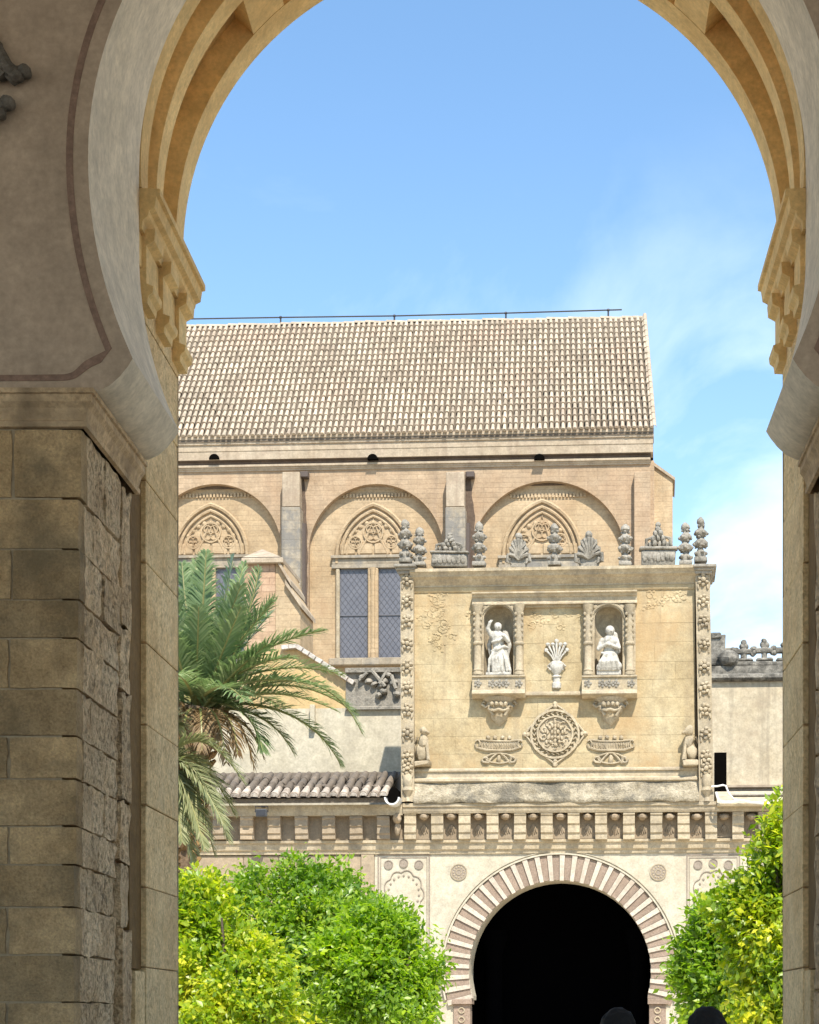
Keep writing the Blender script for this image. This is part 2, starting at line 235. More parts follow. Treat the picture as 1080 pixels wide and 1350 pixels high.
# ------------------------------------------------------------------ mesh helpers
class MB:
    def __init__(s): s.v = []; s.f = []
    def add(s, vs, fs):
        o = len(s.v); s.v += [tuple(p) for p in vs]; s.f += [tuple(i+o for i in f) for f in fs]; return s
    def box(s, x0, x1, y0, y1, z0, z1, c=0.0):
        if x1 < x0: x0, x1 = x1, x0
        if y1 < y0: y0, y1 = y1, y0
        if z1 < z0: z0, z1 = z1, z0
        c = min(c, (x1-x0)*.45, (y1-y0)*.45, (z1-z0)*.45)
        if c <= 0:
            return s.add([(x0,y0,z0),(x1,y0,z0),(x1,y1,z0),(x0,y1,z0),(x0,y0,z1),(x1,y0,z1),(x1,y1,z1),(x0,y1,z1)],
                  [(0,3,2,1),(4,5,6,7),(0,1,5,4),(1,2,6,5),(2,3,7,6),(3,0,4,7)])
        vs = []; idx = {}
        X = (x0, x1); Y = (y0, y1); Z = (z0, z1); sg = (1, -1)
        for i in (0,1):
            for j in (0,1):
                for k in (0,1):
                    for a in range(3):
                        p = [X[i]+sg[i]*c, Y[j]+sg[j]*c, Z[k]+sg[k]*c]; p[a] = (X[i], Y[j], Z[k])[a]
                        idx[i,j,k,a] = len(vs); vs.append(p)
        fs = []
        for a in range(3):
            for e in (0,1):
                q = []
                for (p, r) in ((0,0),(1,0),(1,1),(0,1)):
                    t = [p, r]; t.insert(a, e); q.append(idx[(*t, a)])
                fs.append(q)
        for a in range(3):
            b_, c_ = [q for q in range(3) if q != a]
            for p in (0,1):
                for r in (0,1):
                    def key(e, ax):
                        t = [0,0,0]; t[a] = e; t[b_] = p; t[c_] = r; return idx[(*t, ax)]
                    fs.append([key(0,b_), key(1,b_), key(1,c_), key(0,c_)])
        for i in (0,1):
            for j in (0,1):
                for k in (0,1): fs.append([idx[i,j,k,0], idx[i,j,k,1], idx[i,j,k,2]])
        return s.add(vs, fs)
    def prism(s, poly, y0, y1):            # polygon in x,z extruded along y
        n = len(poly)
        vs = [(x, y0, z) for x, z in poly]+[(x, y1, z) for x, z in poly]
        return s.add(vs, [tuple(range(n)), tuple(range(2*n-1, n-1, -1))]+[(i, (i+1) % n, n+(i+1) % n, n+i) for i in range(n)])
    def hmold(s, prof, u0, u1):            # profile in (v,z) extruded along u
        n = len(prof)
        vs = [(u0, y, z) for y, z in prof]+[(u1, y, z) for y, z in prof]
        return s.add(vs, [tuple(range(n)), tuple(range(2*n-1, n-1, -1))]+[(i, (i+1) % n, n+(i+1) % n, n+i) for i in range(n)])
    def ymold(s, prof, y0, y1):            # profile in (x,z) along y
        return s.prism(prof, y0, y1)
    def lathe(s, prof, c=(0,0,0), n=12, a0=0.0, a1=2*PI, sx=1, sy=1):
        full = abs(a1-a0-2*PI) < 1e-6; m = n if full else n+1
        vs = []; fs = []
        for r, z in prof:
            for i in range(m):
                a = a0+(a1-a0)*i/n; vs.append((c[0]+r*sx*math.cos(a), c[1]+r*sy*math.sin(a), c[2]+z))
        for j in range(len(prof)-1):
            for i in range(n):
                k = (i+1) % m; fs.append((j*m+i, j*m+k, (j+1)*m+k, (j+1)*m+i))
        return s.add(vs, fs)
    def ell(s, c, r, n=8, k=6, rot=None):
        if isinstance(r, (int, float)): r = (r, r, r)
        vs = []; fs = []
        for j in range(k+1):
            p = -PI/2+PI*j/k
            for i in range(n):
                a = 2*PI*i/n; q = Vector((r[0]*math.cos(p)*math.cos(a), r[1]*math.cos(p)*math.sin(a), r[2]*math.sin(p)))
                if rot: q = rot @ q
                vs.append((c[0]+q[0], c[1]+q[1], c[2]+q[2]))
        for j in range(k):
            for i in range(n): fs.append((j*n+i, j*n+(i+1) % n, (j+1)*n+(i+1) % n, (j+1)*n+i))
        return s.add(vs, fs)
    def tube(s, pts, rad, n=6, caps=True):
        pts = [Vector(p) for p in pts]; m = len(pts)
        if isinstance(rad, (int, float)): rad = [rad]*m
        vs = []; fs = []; ref = Vector((0.31, 0.2, 0.93)).normalized()
        for i, p in enumerate(pts):
            d = (pts[min(i+1, m-1)]-pts[max(i-1, 0)]); d = d.normalized() if d.length > 1e-9 else Vector((0,0,1))
            a = d.cross(ref)
            if a.length < 1e-3: a = d.cross(Vector((1,0,0)))
            a.normalize(); b = d.cross(a)
            for k in range(n):
                q = p+(a*math.cos(2*PI*k/n)+b*math.sin(2*PI*k/n))*rad[i]; vs.append(q)
        for i in range(m-1):
            for k in range(n): fs.append((i*n+k, i*n+(k+1) % n, (i+1)*n+(k+1) % n, (i+1)*n+k))
        if caps: fs.append(tuple(range(n-1, -1, -1))); fs.append(tuple((m-1)*n+k for k in range(n)))
        return s.add(vs, fs)
    def caps(s, a, b, ra, rb, n=10):       # capsule for remeshed figures
        a = Vector(a); b = Vector(b); pts = []; rr = []
        d = (b-a); l = d.length; d = d/l if l > 1e-9 else Vector((0,0,1))
        for k in range(4):
            q = PI/2*(1-k/3.0); pts.append(a-d*ra*math.sin(q)); rr.append(max(ra*math.cos(q), ra*0.05))
        for k in range(4):
            q = PI/2*k/3.0; pts.append(b+d*rb*math.sin(q)); rr.append(max(rb*math.cos(q), rb*0.05))
        return s.tube(pts, rr, n)
    def jit(s, a, f=1.0, seed=0):
        for i, p in enumerate(s.v):
            q = mnoise.noise_vector(Vector(p)*f+Vector((seed*7.1, 3.3, seed)))
            s.v[i] = (p[0]+q[0]*a, p[1]+q[1]*a, p[2]+q[2]*a)
        return s
    def mesh(s, name, mat, smooth=False, ang=38):
        me = bpy.data.meshes.new(name); me.from_pydata(s.v, [], s.f); 
        bm = bmesh.new(); bm.from_mesh(me); bmesh.ops.recalc_face_normals(bm, faces=bm.faces); bm.to_mesh(me); bm.free()
        if smooth:
            me.polygons.foreach_set('use_smooth', [True]*len(me.polygons)); me.set_sharp_from_angle(angle=R(ang))
        if mat: me.materials.append(MT[mat] if isinstance(mat, str) else mat)
        return me
    def build(s, name, mat, parent=None, smooth=False, ang=38, kind=None, label=None):
        return link(name, s.mesh(name, mat, smooth, ang), parent, kind, label)
def link(name, me, parent=None, kind=None, label=None):
    o = bpy.data.objects.new(name, me); COL.objects.link(o)
    if parent is not None: o.parent = parent
    if kind: o['kind'] = kind
    if label: o['label'] = label
    return o
def tag(o, label, cat, group=None):
    o['label'] = label; o['category'] = cat
    if group: o['group'] = group
    return o
def empty(name, label, cat, loc=(0,0,0), rz=0.0, group=None):
    o = bpy.data.objects.new(name, None); COL.objects.link(o); o.location = loc; o.rotation_euler = (0, 0, rz); o.empty_display_size = 0.3
    return tag(o, label, cat, group)
def piece(name, me, parent, loc, scale=(1,1,1), rot=(0,0,0)):
    o = bpy.data.objects.new(name, me); COL.objects.link(o); o.parent = parent; o.location = loc; o.scale = scale; o.rotation_euler = rot; return o

class Frame:
    """a building's own axes: u along its front, v into it, z up; at(px,py,v) finds where a sight line meets the plane v"""
    def __init__(s, X0, Y0, deg=0.0):
        s.X0, s.Y0, s.th = X0, Y0, R(deg); s.c, s.s = math.cos(s.th), math.sin(s.th)
    def at(s, px, py, v=0.0):
        k = (px-CX)/FPX; t = (v-s.X0*s.s+s.Y0*s.c)/(s.c-k*s.s)
        return ((k*t-s.X0)*s.c+(t-s.Y0)*s.s, EYE+(CY-py)/FPX*t)
    def world(s, u, v, z): return (s.X0+u*s.c-v*s.s, s.Y0+u*s.s+v*s.c, z)
    def root(s, name, label, cat, group=None): return empty(name, label, cat, (s.X0, s.Y0, 0), s.th, group)
    def sub(s, u, v):
        x, y, _ = s.world(u, v, 0); return Frame(x, y, math.degrees(s.th))
    def box(s, mb, x0, y0, x1, y1, vf, vb, c=0.01):
        xm = (x0+x1)/2; ym = (y0+y1)/2
        u0 = s.at(x0, ym, vf)[0]; u1 = s.at(x1, ym, vf)[0]; z0 = s.at(xm, y1, vf)[1]; z1 = s.at(xm, y0, vf)[1]
        mb.box(u0, u1, vf, vb, z0, z1, c); return u0, u1, z0, z1
    def mold(s, mb, x0, x1, prof, vb):      # prof: (py, v) top to bottom; closed at depth vb
        xm = (x0+x1)/2; vm = min(v for _, v in prof)
        pts = [(v, s.at(xm, y, v)[1]) for y, v in prof]
        pts = [(vb, pts[0][1])]+pts+[(vb, pts[-1][1])]
        u0 = s.at(x0, prof[0][0], vm)[0]; u1 = s.at(x1, prof[0][0], vm)[0]
        mb.hmold(pts, u0, u1)

def chamfer_mesh(name, mat, c=0.05, j=0.02, seed=0, sub=False):
    mb = MB(); mb.box(-.5, .5, -.5, .5, -.5, .5, c); mb.jit(j, 1.7, seed); return mb.mesh(name, mat, False)

# ------------------------------------------------------------------ ground
gb = MB().add([(-400,11.3,0),(400,11.3,0),(400,800,0),(-400,800,0)], [(0,1,2,3)]); go = gb.build('courtyard_ground', 'ground'); go['kind'] = 'structure'
gb = MB().add([(-400,-300,0.004),(400,-300,0.004),(400,11.3,0.004),(-400,11.3,0.004)], [(0,1,2,3)]); go = gb.build('gallery_floor', 'gfloor'); go['kind'] = 'structure'

# ------------------------------------------------------------------ gallery with the foreground horseshoe arch
AC = -0.43                                   # arch axis
HW = 1.875                                   # half width between jambs
Y0, Y1, Y2 = 9.0, 10.12, 11.3                # near face, back of the plaster order, patio face
gal = empty('gallery_arch', 'pale plastered horseshoe archway framing the view, on rough stone piers in the foreground', 'archway', (AC, Y0, 0))
def G(mb):                                   # world -> local of the root
    mb.v = [(x-AC, y-Y0, z) for x, y, z in mb.v]; return mb
NL = 14; NM = 5; NU = 26
def prof(far):
    p = [(HW+0.02, 4.69), (1.80, 4.695), (1.745, 4.72), (1.695, 4.765), (1.655, 4.815), (1.632, 4.852)]
    zc = 5.85
    for i in range(1, NL+1):
        z = 4.862+(zc-4.862)*i/NL; p.append((1.853*math.sqrt(max(0, 1-((zc-z)/2.1)**2)), z))
    for i in range(1, NM+1):
        f = i/NM
        if far: p.append((1.853, zc+0.45*f))
        else: a = f*0.245; p.append((1.853*math.cos(a), zc+1.853*math.sin(a)))
    for i in range(1, NU+1):
        f = i/NU
        if far: a = f*PI/2; p.append((1.853*math.cos(a), zc+0.45+1.853*math.sin(a)))
        else: a = 0.245+f*(PI/2-0.245); p.append((1.853*math.cos(a), zc+1.853*math.sin(a)))
    return p
pn, pf = prof(False), prof(True)
TOP = 8.45; XL, XR = -5.2, 4.3
mb = MB()
def strips(mb, pr, y, xl, xr, top, cen):
    for sg, xe in ((-1, xl), (1, xr)):
        for i in range(len(pr)-1):
            (h0, z0), (h1, z1) = pr[i], pr[i+1]
            mb.add([(xe, y, z0), (cen+sg*h0, y, z0), (cen+sg*h1, y, z1), (xe, y, z1)], [(0, 1, 2, 3)])
    mb.add([(xl, y, pr[-1][1]), (xr, y, pr[-1][1]), (xr, y, top), (xl, y, top)], [(0, 1, 2, 3)])
strips(mb, pn, Y0, XL, XR, TOP, AC)
G(mb).build('plaster_wall', 'plaster', gal)
mb = MB()
for sg in (-1, 1):
    a = [(AC+sg*h, Y0, z) for h, z in pn]; n = len(a); mid = [(AC+sg*(pn[i][0]*.5+pf[i][0]*.5), (Y0+Y1)/2, pn[i][1]*.5+pf[i][1]*.5) for i in range(n)]
    b_ = [(AC+sg*h, Y1, z) for h, z in pf]
    vs = a+mid+b_
    mb.add(vs, [(k*n+i, k*n+i+1, (k+1)*n+i+1, (k+1)*n+i) for k in (0, 1) for i in range(n-1)])
    # back face of the plaster order down to the golden order
    mb.add([(AC+sg*h, Y1, z) for h, z in pf]+[(AC+sg*(h+0.5), Y1, z) for h, z in pf], [(i, i+1, n+i+1, n+i) for i in range(n-1)])
G(mb).build('plaster_soffit', 'plaster_white', gal, True, 50)
# painted border that follows the arch and turns along the impost
def offset(pr, d):
    q = []
    for i in range(len(pr)):
        a = Vector(pr[max(i-1, 0)]); b_ = Vector(pr[min(i+1, len(pr)-1)]); t_ = (b_-a).normalized(); nrm = Vector((t_.y, -t_.x))
        q.append(Vector(pr[i])+nrm*d)
    return q
inner = [p for p in pn if p[1] > 4.84]
for sg in (-1, 1):
    mb = MB()
    A = offset(inner, 0.075); B = offset(inner, 0.108)
    A = [p for p in A if p.y > 4.878]; B = [p for p in B if p.y > 4.878]
    tail_a = [(3.6, 4.740), (2.00, 4.740), (1.925, 4.748), (1.885, 4.775), (1.845, 4.808), (1.79, 4.832)]
    tail_b = [(3.6, 4.770), (2.00, 4.770), (1.935, 4.779), (1.905, 4.803), (1.872, 4.838), (1.825, 4.862)]
    def chaikin(p):
        p = [Vector(q) for q in p]
        for _ in range(3):
            r_ = [p[0]]
            for i in range(len(p)-1): r_ += [p[i].lerp(p[i+1], .25), p[i].lerp(p[i+1], .75)]
            p = r_+[p[-1]]
        return p
    tail_a, tail_b = chaikin(tail_a), chaikin(tail_b)
    m_ = min(len(A), len(B)); A = A[-m_:]; B = B[-m_:]
    P = [Vector(p) for p in tail_a]+A; Q = [Vector(p) for p in tail_b]+B; n = len(P)
    vs = [(AC+sg*p.x, Y0-0.004, p.y) for p in P]+[(AC+sg*p.x, Y0-0.004, p.y) for p in Q]
    vs += [(AC+sg*p.x, Y0+0.01, p.y) for p in P]+[(AC+sg*p.x, Y0+0.01, p.y) for p in Q]
    fs = []
    for i in range(n-1): fs += [(i, i+1, n+i+1, n+i), (i, i+1, 2*n+i+1, 2*n+i), (n+i, n+i+1, 3*n+i+1, 3*n+i)]
    mb.add(vs, fs); G(mb).build('painted_border', 'border', gal)

# golden order: soffit with sunk coffers
ZC, RR, REC = 6.34, 1.845, 0.15
mb = MB(); n = 64
def arc_block(mb, r0, r1, y0, y1, a0, a1, n):
    vs = []
    for i in range(n+1):
        a = a0+(a1-a0)*i/n; c_, s_ = math.cos(a), math.sin(a)
        vs += [(AC+r0*c_, y0, ZC+r0*s_), (AC+r0*c_, y1, ZC+r0*s_), (AC+r1*c_, y1, ZC+r1*s_), (AC+r1*c_, y0, ZC+r1*s_)]
    fs = [(0, 1, 2, 3), (4*n, 4*n+3, 4*n+2, 4*n+1)]
    for i in range(n):
        for k in range(4): fs.append((4*i+k, 4*i+(k+1) % 4, 4*i+4+(k+1) % 4, 4*i+4+k))
    mb.add(vs, fs)
arc_block(mb, RR+REC, RR+0.4, Y1, Y2, -.07, PI+.07, 72); G(mb).build('arch_ring', 'gold', gal, True, 30)
for (ya, yb) in ((10.125, 10.30), (10.53, 10.70), (11.08, 11.297)):
    mb = MB(); arc_block(mb, RR, RR+REC+0.01, ya, yb, -.068, PI+.068, 72); G(mb).build('soffit_rib', 'gold', gal, True, 30)
for a0, a1 in ((42, 50), (130, 138)):
    for (ya, yb) in ((10.302, 10.528), (10.702, 11.078)):
        mb = MB(); arc_block(mb, RR+0.002, RR+REC+0.01, ya, yb, R(a0), R(a1), 6); G(mb).build('soffit_cross_band', 'gold', gal, True, 30)
# patio face, wall body above
mb = MB()
pj = [(HW, 0.0), (HW, ZC)]+[((HW+0.01)*math.cos(a), ZC+(RR+0.03)*math.sin(a)) for a in [PI/2*i/24 for i in range(1, 25)]]
strips(mb, pj, Y2, XL, XR, 8.7, AC)
mb.add([(XL, Y0, TOP), (XR, Y0, TOP), (XR, Y2, TOP), (XL, Y2, TOP)], [(0, 1, 2, 3)])
for xe in (XL, XR): mb.add([(xe, Y0, 0), (xe, Y2, 0), (xe, Y2, 8.7), (xe, Y0, 8.7)], [(0, 1, 2, 3)])
G(mb).build('patio_face', 'cream', gal)

blk = {k: [chamfer_mesh('stone_'+k, k, c_, j_, i) for i in range(6)] for k, c_, j_ in (('jamb', .02, .018), ('pier', .016, .016), ('drum', .012, .006))}
def rough_block(name, mat, seed, amp, n=6):
    mb = MB()
    for a in range(3):
        for e in (-.5, .5):
            vs = []
            for i in range(n+1):
                for j in range(n+1):
                    p = [0, 0, 0]; p[a] = e; p[(a+1) % 3] = i/n-.5; p[(a+2) % 3] = j/n-.5; vs.append(tuple(p))
            mb.add(vs, [(i*(n+1)+j, i*(n+1)+j+1, (i+1)*(n+1)+j+1, (i+1)*(n+1)+j) for i in range(n) for j in range(n)])
    out_ = []
    for p in mb.v:
        v = Vector(p); m_ = sum(max(0, abs(x)-.40)**2 for x in v)**.5
        v *= 1-.16*max(0, m_-.095); q = mnoise.fractal(v*3.1+Vector((seed*5.3, 0, 0)), 1, 2, 4)
        d = Vector([x if abs(x) > .44 else 0 for x in v]); v += d*(q*amp*2-.02); out_.append(tuple(v))
    mb.v = out_; me = mb.mesh(name, mat, False)
    bm = bmesh.new(); bm.from_mesh(me); bmesh.ops.remove_doubles(bm, verts=bm.verts, dist=.004); bm.to_mesh(me); bm.free()
    me.polygons.foreach_set('use_smooth', [True]*len(me.polygons)); me.set_sharp_from_angle(angle=R(50)); return me
blk['jamb'] = [rough_block('stone_jamb', 'jamb', i, .055) for i in range(8)]
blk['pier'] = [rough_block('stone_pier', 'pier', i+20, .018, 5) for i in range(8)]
for sg in (-1, 1):
    side = 'left' if sg < 0 else 'right'
    xj = AC+sg*HW
    def bx(x0, x1): return (x0, x1) if x0 < x1 else (x1, x0)
    # mortar core
    mb = MB()
    a, b_ = bx(xj+sg*0.11, XL if sg < 0 else XR); mb.box(a, b_, Y0+0.008, Y0+0.5, 0, 4.52)
    a, b_ = bx(xj+sg*0.085, xj+sg*0.6); mb.box(a, b_, Y0+0.502, 10.14, 0, 4.52)
    a, b_ = bx(xj+sg*0.27, xj+sg*0.6); mb.box(a, b_, 10.142, 10.45, 0, 4.9)
    a, b_ = bx(xj+sg*0.03, xj+sg*0.6); mb.box(a, b_, 10.45, Y2-0.02, 0, ZC-0.01)
    a, b_ = bx(xj+sg*0.06, xj+sg*0.6); mb.box(a, b_, 10.142, 10.448, 4.9, ZC-0.01)
    G(mb).build('mortar_core', 'mortar', gal)
    def put(kind, x0, x1, y0, y1, z0, z1, tilt=0.0):
        x0, x1 = bx(x0, x1)
        me = random.choice(blk[kind])
        piece('stone', me, gal, ((x0+x1)/2-AC, (y0+y1)/2-Y0, (z0+z1)/2), (x1-x0, y1-y0, z1-z0), (0, 0, tilt))
    # courses of the near pier and its jamb
    z = 0.0; k = 0; g_ = 0.004
    while z < 4.50-0.05:
        h = random.choice((0.19, 0.21, 0.235, 0.25)); 
        if z+h > 4.30: h = 4.505-z
        bat = sg*0.055*(1-z/4.5)*(1 if sg < 0 else 0.4)
        xc = xj+bat+sg*random.uniform(0, 0.012)
        cw = 0.34 if k % 2 else 0.62; cd_ = 0.5 if k % 2 else 0.3
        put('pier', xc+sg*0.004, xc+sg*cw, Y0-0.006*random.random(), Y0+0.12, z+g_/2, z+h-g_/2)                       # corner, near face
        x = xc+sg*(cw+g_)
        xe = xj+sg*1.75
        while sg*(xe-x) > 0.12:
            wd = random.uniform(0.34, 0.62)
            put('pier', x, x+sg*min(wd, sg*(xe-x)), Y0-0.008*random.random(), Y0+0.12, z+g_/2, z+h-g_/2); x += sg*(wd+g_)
        ys = [Y0+0.12, Y0+cd_]
        y = Y0+cd_
        while y < 9.88-0.1:
            y2 = min(9.87, y+random.uniform(0.3, 0.55)); 
            if 9.87-y2 < 0.15: y2 = 9.87
            ys.append(y2); y = y2
        for q in range(len(ys)-1):
            xx = xc+sg*random.uniform(0, 0.014)+(bat*0.25 if q else 0)
            put('jamb', xx, xx+sg*0.2, ys[q]+(0.0 if q == 0 else g_/2), ys[q+1]-g_/2, z+g_/2, z+h-g_/2)
        z += h; k += 1
    # narrow strip behind the open joint, then the golden jamb in tall drums
    z = 0.0
    while z < 4.45:
        h = random.uniform(0.34, 0.62); h = 4.505-z if z+h > 4.2 else h
        put('jamb', xj+sg*0.02+sg*random.uniform(0, 0.012), xj+sg*0.24, 9.915, 10.125, z+0.004, z+h-0.004); z += h
    mb = MB(); a, b_ = bx(xj+sg*0.035, xj+sg*0.26); mb.box(a, b_, 10.135, 10.415, 1.87, 4.88); G(mb).build('shaded_slot', 'slot_shade', gal)  # recessed strip added so its dark colour paints the shaded gap
    z = 0.0; put('drum', xj+sg*0.008, xj+sg*0.24, 10.16, 10.40, 0.0, 1.86)
    for h in (0.47, 0.47, 0.46, 0.48, 0.46, 0.47, 0.46, 0.47, 0.46, 0.47, 0.46, 0.43):
        put('drum', xj+sg*random.uniform(0.0, 0.006), xj+sg*0.30, 10.42, Y2, z+0.003, z+h-0.003); z += h
    ztop = z
    put('drum', xj, xj+sg*0.3, 10.13, Y2, ztop+0.004, 6.2)
    # impost moulding round the near corner
    mb = MB()
    def imp(zs):   # (projection, z)
        return zs
    pr = [(0.0, 4.505), (0.02, 4.51), (0.022, 4.535), (0.012, 4.545), (0.03, 4.60), (0.05, 4.625), (0.05, 4.66), (0.062, 4.665), (0.062, 4.688), (0.0, 4.69)]
    xe = XL if sg < 0 else XR
    path = [(xe, Y0, 0, -1), (xj, Y0, -sg, -1), (xj, 10.13, -sg, 1), (xj+sg*0.3, 10.13, 0, 1)]
    n = len(pr); vs = []
    for (x, y, dx, dy) in path:
        for p, zq in pr: vs.append((x+dx*p, y+dy*(p if dy < 0 else min(p, 0.02)), zq))
    fs = [(j*n+i, j*n+(i+1) % n, (j+1)*n+(i+1) % n, (j+1)*n+i) for j in range(3) for i in range(n)]+[tuple(range(n)), tuple(range(3*n, 4*n))]
    mb.add(vs, fs); G(mb).build('impost_moulding', 'impost', gal)
    # bracketed cornice along the golden jamb
    cr = bpy.data.objects.new('jamb_cornice', None); COL.objects.link(cr); cr.parent = gal
    mb = MB()
    pr = [(0.0, 5.98), (0.035, 5.985), (0.04, 6.03), (0.07, 6.06), (0.075, 6.085), (0.105, 6.10), (0.115, 6.165), (0.135, 6.17), (0.135, 6.205), (0.0, 6.215)]
    mb.prism([(xj-sg*p+sg*(0.0 if p else 0.05), zq) for p, zq in pr], 10.13, 11.47)
    G(mb).build('cornice_slab', 'gold', cr)
    mb = MB(); a, b_ = bx(xj-sg*0.016, xj+sg*0.05); mb.box(a, b_, 10.131, 11.40, 5.80, 5.979, 0.004); G(mb).build('cornice_frieze', 'gold', cr)
    for yb in (10.22, 10.66, 11.12):
        mb = MB()
        pr = [(0.0, 5.60), (0.045, 5.605), (0.05, 5.645), (0.075, 5.665), (0.08, 5.70), (0.04, 5.715), (0.04, 5.93), (0.085, 5.955), (0.09, 6.02), (0.0, 6.02)]
        mb.prism([(xj-sg*p+sg*(0.0 if p else 0.05), zq) for p, zq in pr], yb, yb+0.23)
        G(mb).build('bracket', 'gold', cr)

# unseen gallery ceiling, stretched behind the camera to cut fill on the near wall
mb = MB(); mb.box(-16, 16, -9.0, 8.99, 8.46, 8.7); c_ = mb.build('unseen_gallery_ceiling', 'plaster'); c_['kind'] = 'structure'

# carved scrollwork hanging on the plaster at the top left
sr = empty('stone_relief', 'dark carved stone scrolls fixed high on the shaded plaster at the top left edge', 'stone carving', (-2.72, Y0, 6.1))
mb = MB()
def P9(px, py, y=Y0): return ((px-CX)*y/FPX, y, EYE+(CY-py)*y/FPX)
def L9(p): return (p[0]+2.72, p[1]-Y0, p[2]-6.1)
for (pts, r0) in (([(-45, 20), (-20, 40), (-5, 62), (8, 88), (20, 100), (32, 96)], 0.038), ([(-40, 70), (-18, 80), (-2, 92), (6, 100)], 0.03), ([(-30, 180), (-15, 160), (-5, 145), (6, 138), (12, 132)], 0.03), ([(-40, 120), (-20, 130), (0, 134)], 0.028)):
    P = [L9(P9(a, b_, Y0-0.05)) for a, b_ in pts]; mb.tube(P, [r0*(1.0+0.25*math.sin(i*2.1)) for i in range(len(P))], 8)
for (a, b_, r_) in ((33, 95, 0.033), (24, 100, 0.03), (10, 135, 0.034), (-6, 64, 0.04), (14, 94, 0.032), (2, 150, 0.025), (-20, 100, 0.06), (-30, 60, 0.07)):
    mb.ell(L9(P9(a, b_, Y0-0.06)), (r_, 0.05, r_*0.9))
mb.jit(0.012, 9).build('carved_scroll', 'darkrelief', sr, True)

# ------------------------------------------------------------------ entrance front (arcade wall with the striped arch)
TH = -3.4
E = Frame((738-CX)*40/FPX, 40.0, TH)
ent = E.root('entrance_wall', 'cream courtyard wall with a striped horseshoe doorway under a row of corbels', 'wall')
ACx, ACy = 738, 1281
uc, zc = E.at(ACx, ACy); k40 = 40/FPX
ro = 120*k40; rw = 153*k40
# wall sheet with the horseshoe opening, reveals behind it
hwj = 127*k40; zi = E.at(738, 1318)[1]
op = [(hwj, 0.0), (hwj, zi-0.1), (hwj-0.02, zi-0.02), (116*k40, zi)]
a_s = -math.asin((zc-zi)/ro) if zc > zi else 0
for i in range(1, 41):
    a = a_s+(PI/2-a_s)*i/40; op.append((ro*math.cos(a), zc+ro*math.sin(a)))
ztop = E.at(738, 1125)[1]
uL = E.at(494, 1200)[0]; uR = E.at(1110, 1200)[0]
mb = MB(); strips(mb, op, 0.0, uL, uR, ztop, uc)
for sg in (-1, 1):
    n = len(op); mb.add([(uc+sg*h, 0, z) for h, z in op]+[(uc+sg*h, 0.9, z) for h, z in op], [(i, i+1, n+i+1, n+i) for i in range(n-1)])
mb.build('limewashed_face', 'cream', ent)
# old buff masonry left of it and the body of the wall
mb = MB(); u0 = E.at(90, 1200)[0]; mb.box(u0, uL-0.004, 0.03, 0.9, 0, ztop-0.01)
u1 = E.at(1300, 1200)[0]; mb.box(uR+0.004, u1, 0.03, 0.9, 0, ztop-0.01); mb.build('rubble_core', 'mortar', ent)
bw = [chamfer_mesh('wall_stone_%s' % q, 'wallold', 0.03, 0.02, i) for i, q in enumerate('abcd')]
for r_ in range(5):
    z1 = ztop-0.02-r_*0.56; z0 = z1-0.55; x = 250+(r_ % 2)*30
    while x < 470:
        x2 = min(476, x+random.uniform(46, 72)); 
        if 476-x2 < 18: x2 = 476
        ua = E.at(x, 1200)[0]; ub = E.at(x2, 1200)[0]
        piece('wall_stone', random.choice(bw), ent, ((ua+ub)/2, 0.08, (z0+z1)/2), (ub-ua-0.012, 0.16, z1-z0-0.012)); x = x2
mb = MB(); ua = E.at(476.5, 1200)[0]; mb.box(ua, uL-0.006, -0.05, 0.5, 0, ztop-0.01, 0.01); mb.build('pilaster_strip', 'wallold', ent)
# small slot window
mb = MB(); E.box(mb, 449.5, 1149, 462, 1168, -0.006, 0.1, 0); mb.build('slot_opening', 'hole', ent)
# striped ring
na = 34; a0 = R(-17); a1 = R(197); step = (a1-a0)/na
def sector(mb, r0, r1, a, b_, y0, y1, cu, cz, n=2):
    p = [(cu+r0*math.cos(a+(b_-a)*i/n), cz+r0*math.sin(a+(b_-a)*i/n)) for i in range(n+1)]
    p += [(cu+r1*math.cos(b_-(b_-a)*i/n), cz+r1*math.sin(b_-(b_-a)*i/n)) for i in range(n+1)]
    mb.prism(p, y0, y1)
for i in range(na):
    a = a0+i*step
    mb = MB(); sector(mb, ro+0.012, rw, a+0.002, a+step*0.56, -0.045, 0.2, uc, zc); o_ = mb.build('voussoir', 'ring_red', ent)
    mb = MB(); sector(mb, ro-0.004, rw+0.012, a+step*0.56+0.002, a+step-0.002, -0.075, 0.2, uc, zc); o_ = mb.build('voussoir', 'ring_light', ent)
def ring(mb, r0, r1, a, b_, y0, y1, cu, cz, n=48):
    vs = []; 
    for i in range(n+1):
        q = a+(b_-a)*i/n; c_, s_ = math.cos(q), math.sin(q)
        vs += [(cu+r0*c_, y0, cz+r0*s_), (cu+r0*c_, y1, cz+r0*s_), (cu+r1*c_, y1, cz+r1*s_), (cu+r1*c_, y0, cz+r1*s_)]
    fs = []
    for i in range(n):
        for k in range(4): fs.append((4*i+k, 4*i+(k+1) % 4, 4*i+4+(k+1) % 4, 4*i+4+k))
    mb.add(vs, fs)
mb = MB(); ring(mb, rw+0.02, rw+0.055, R(-14), R(194), -0.09, 0.05, uc, zc); ring(mb, rw+0.085, rw+0.10, R(-8), R(188), -0.03, 0.05, uc, zc); mb.build('arch_moulding', 'cream', ent, True, 30)
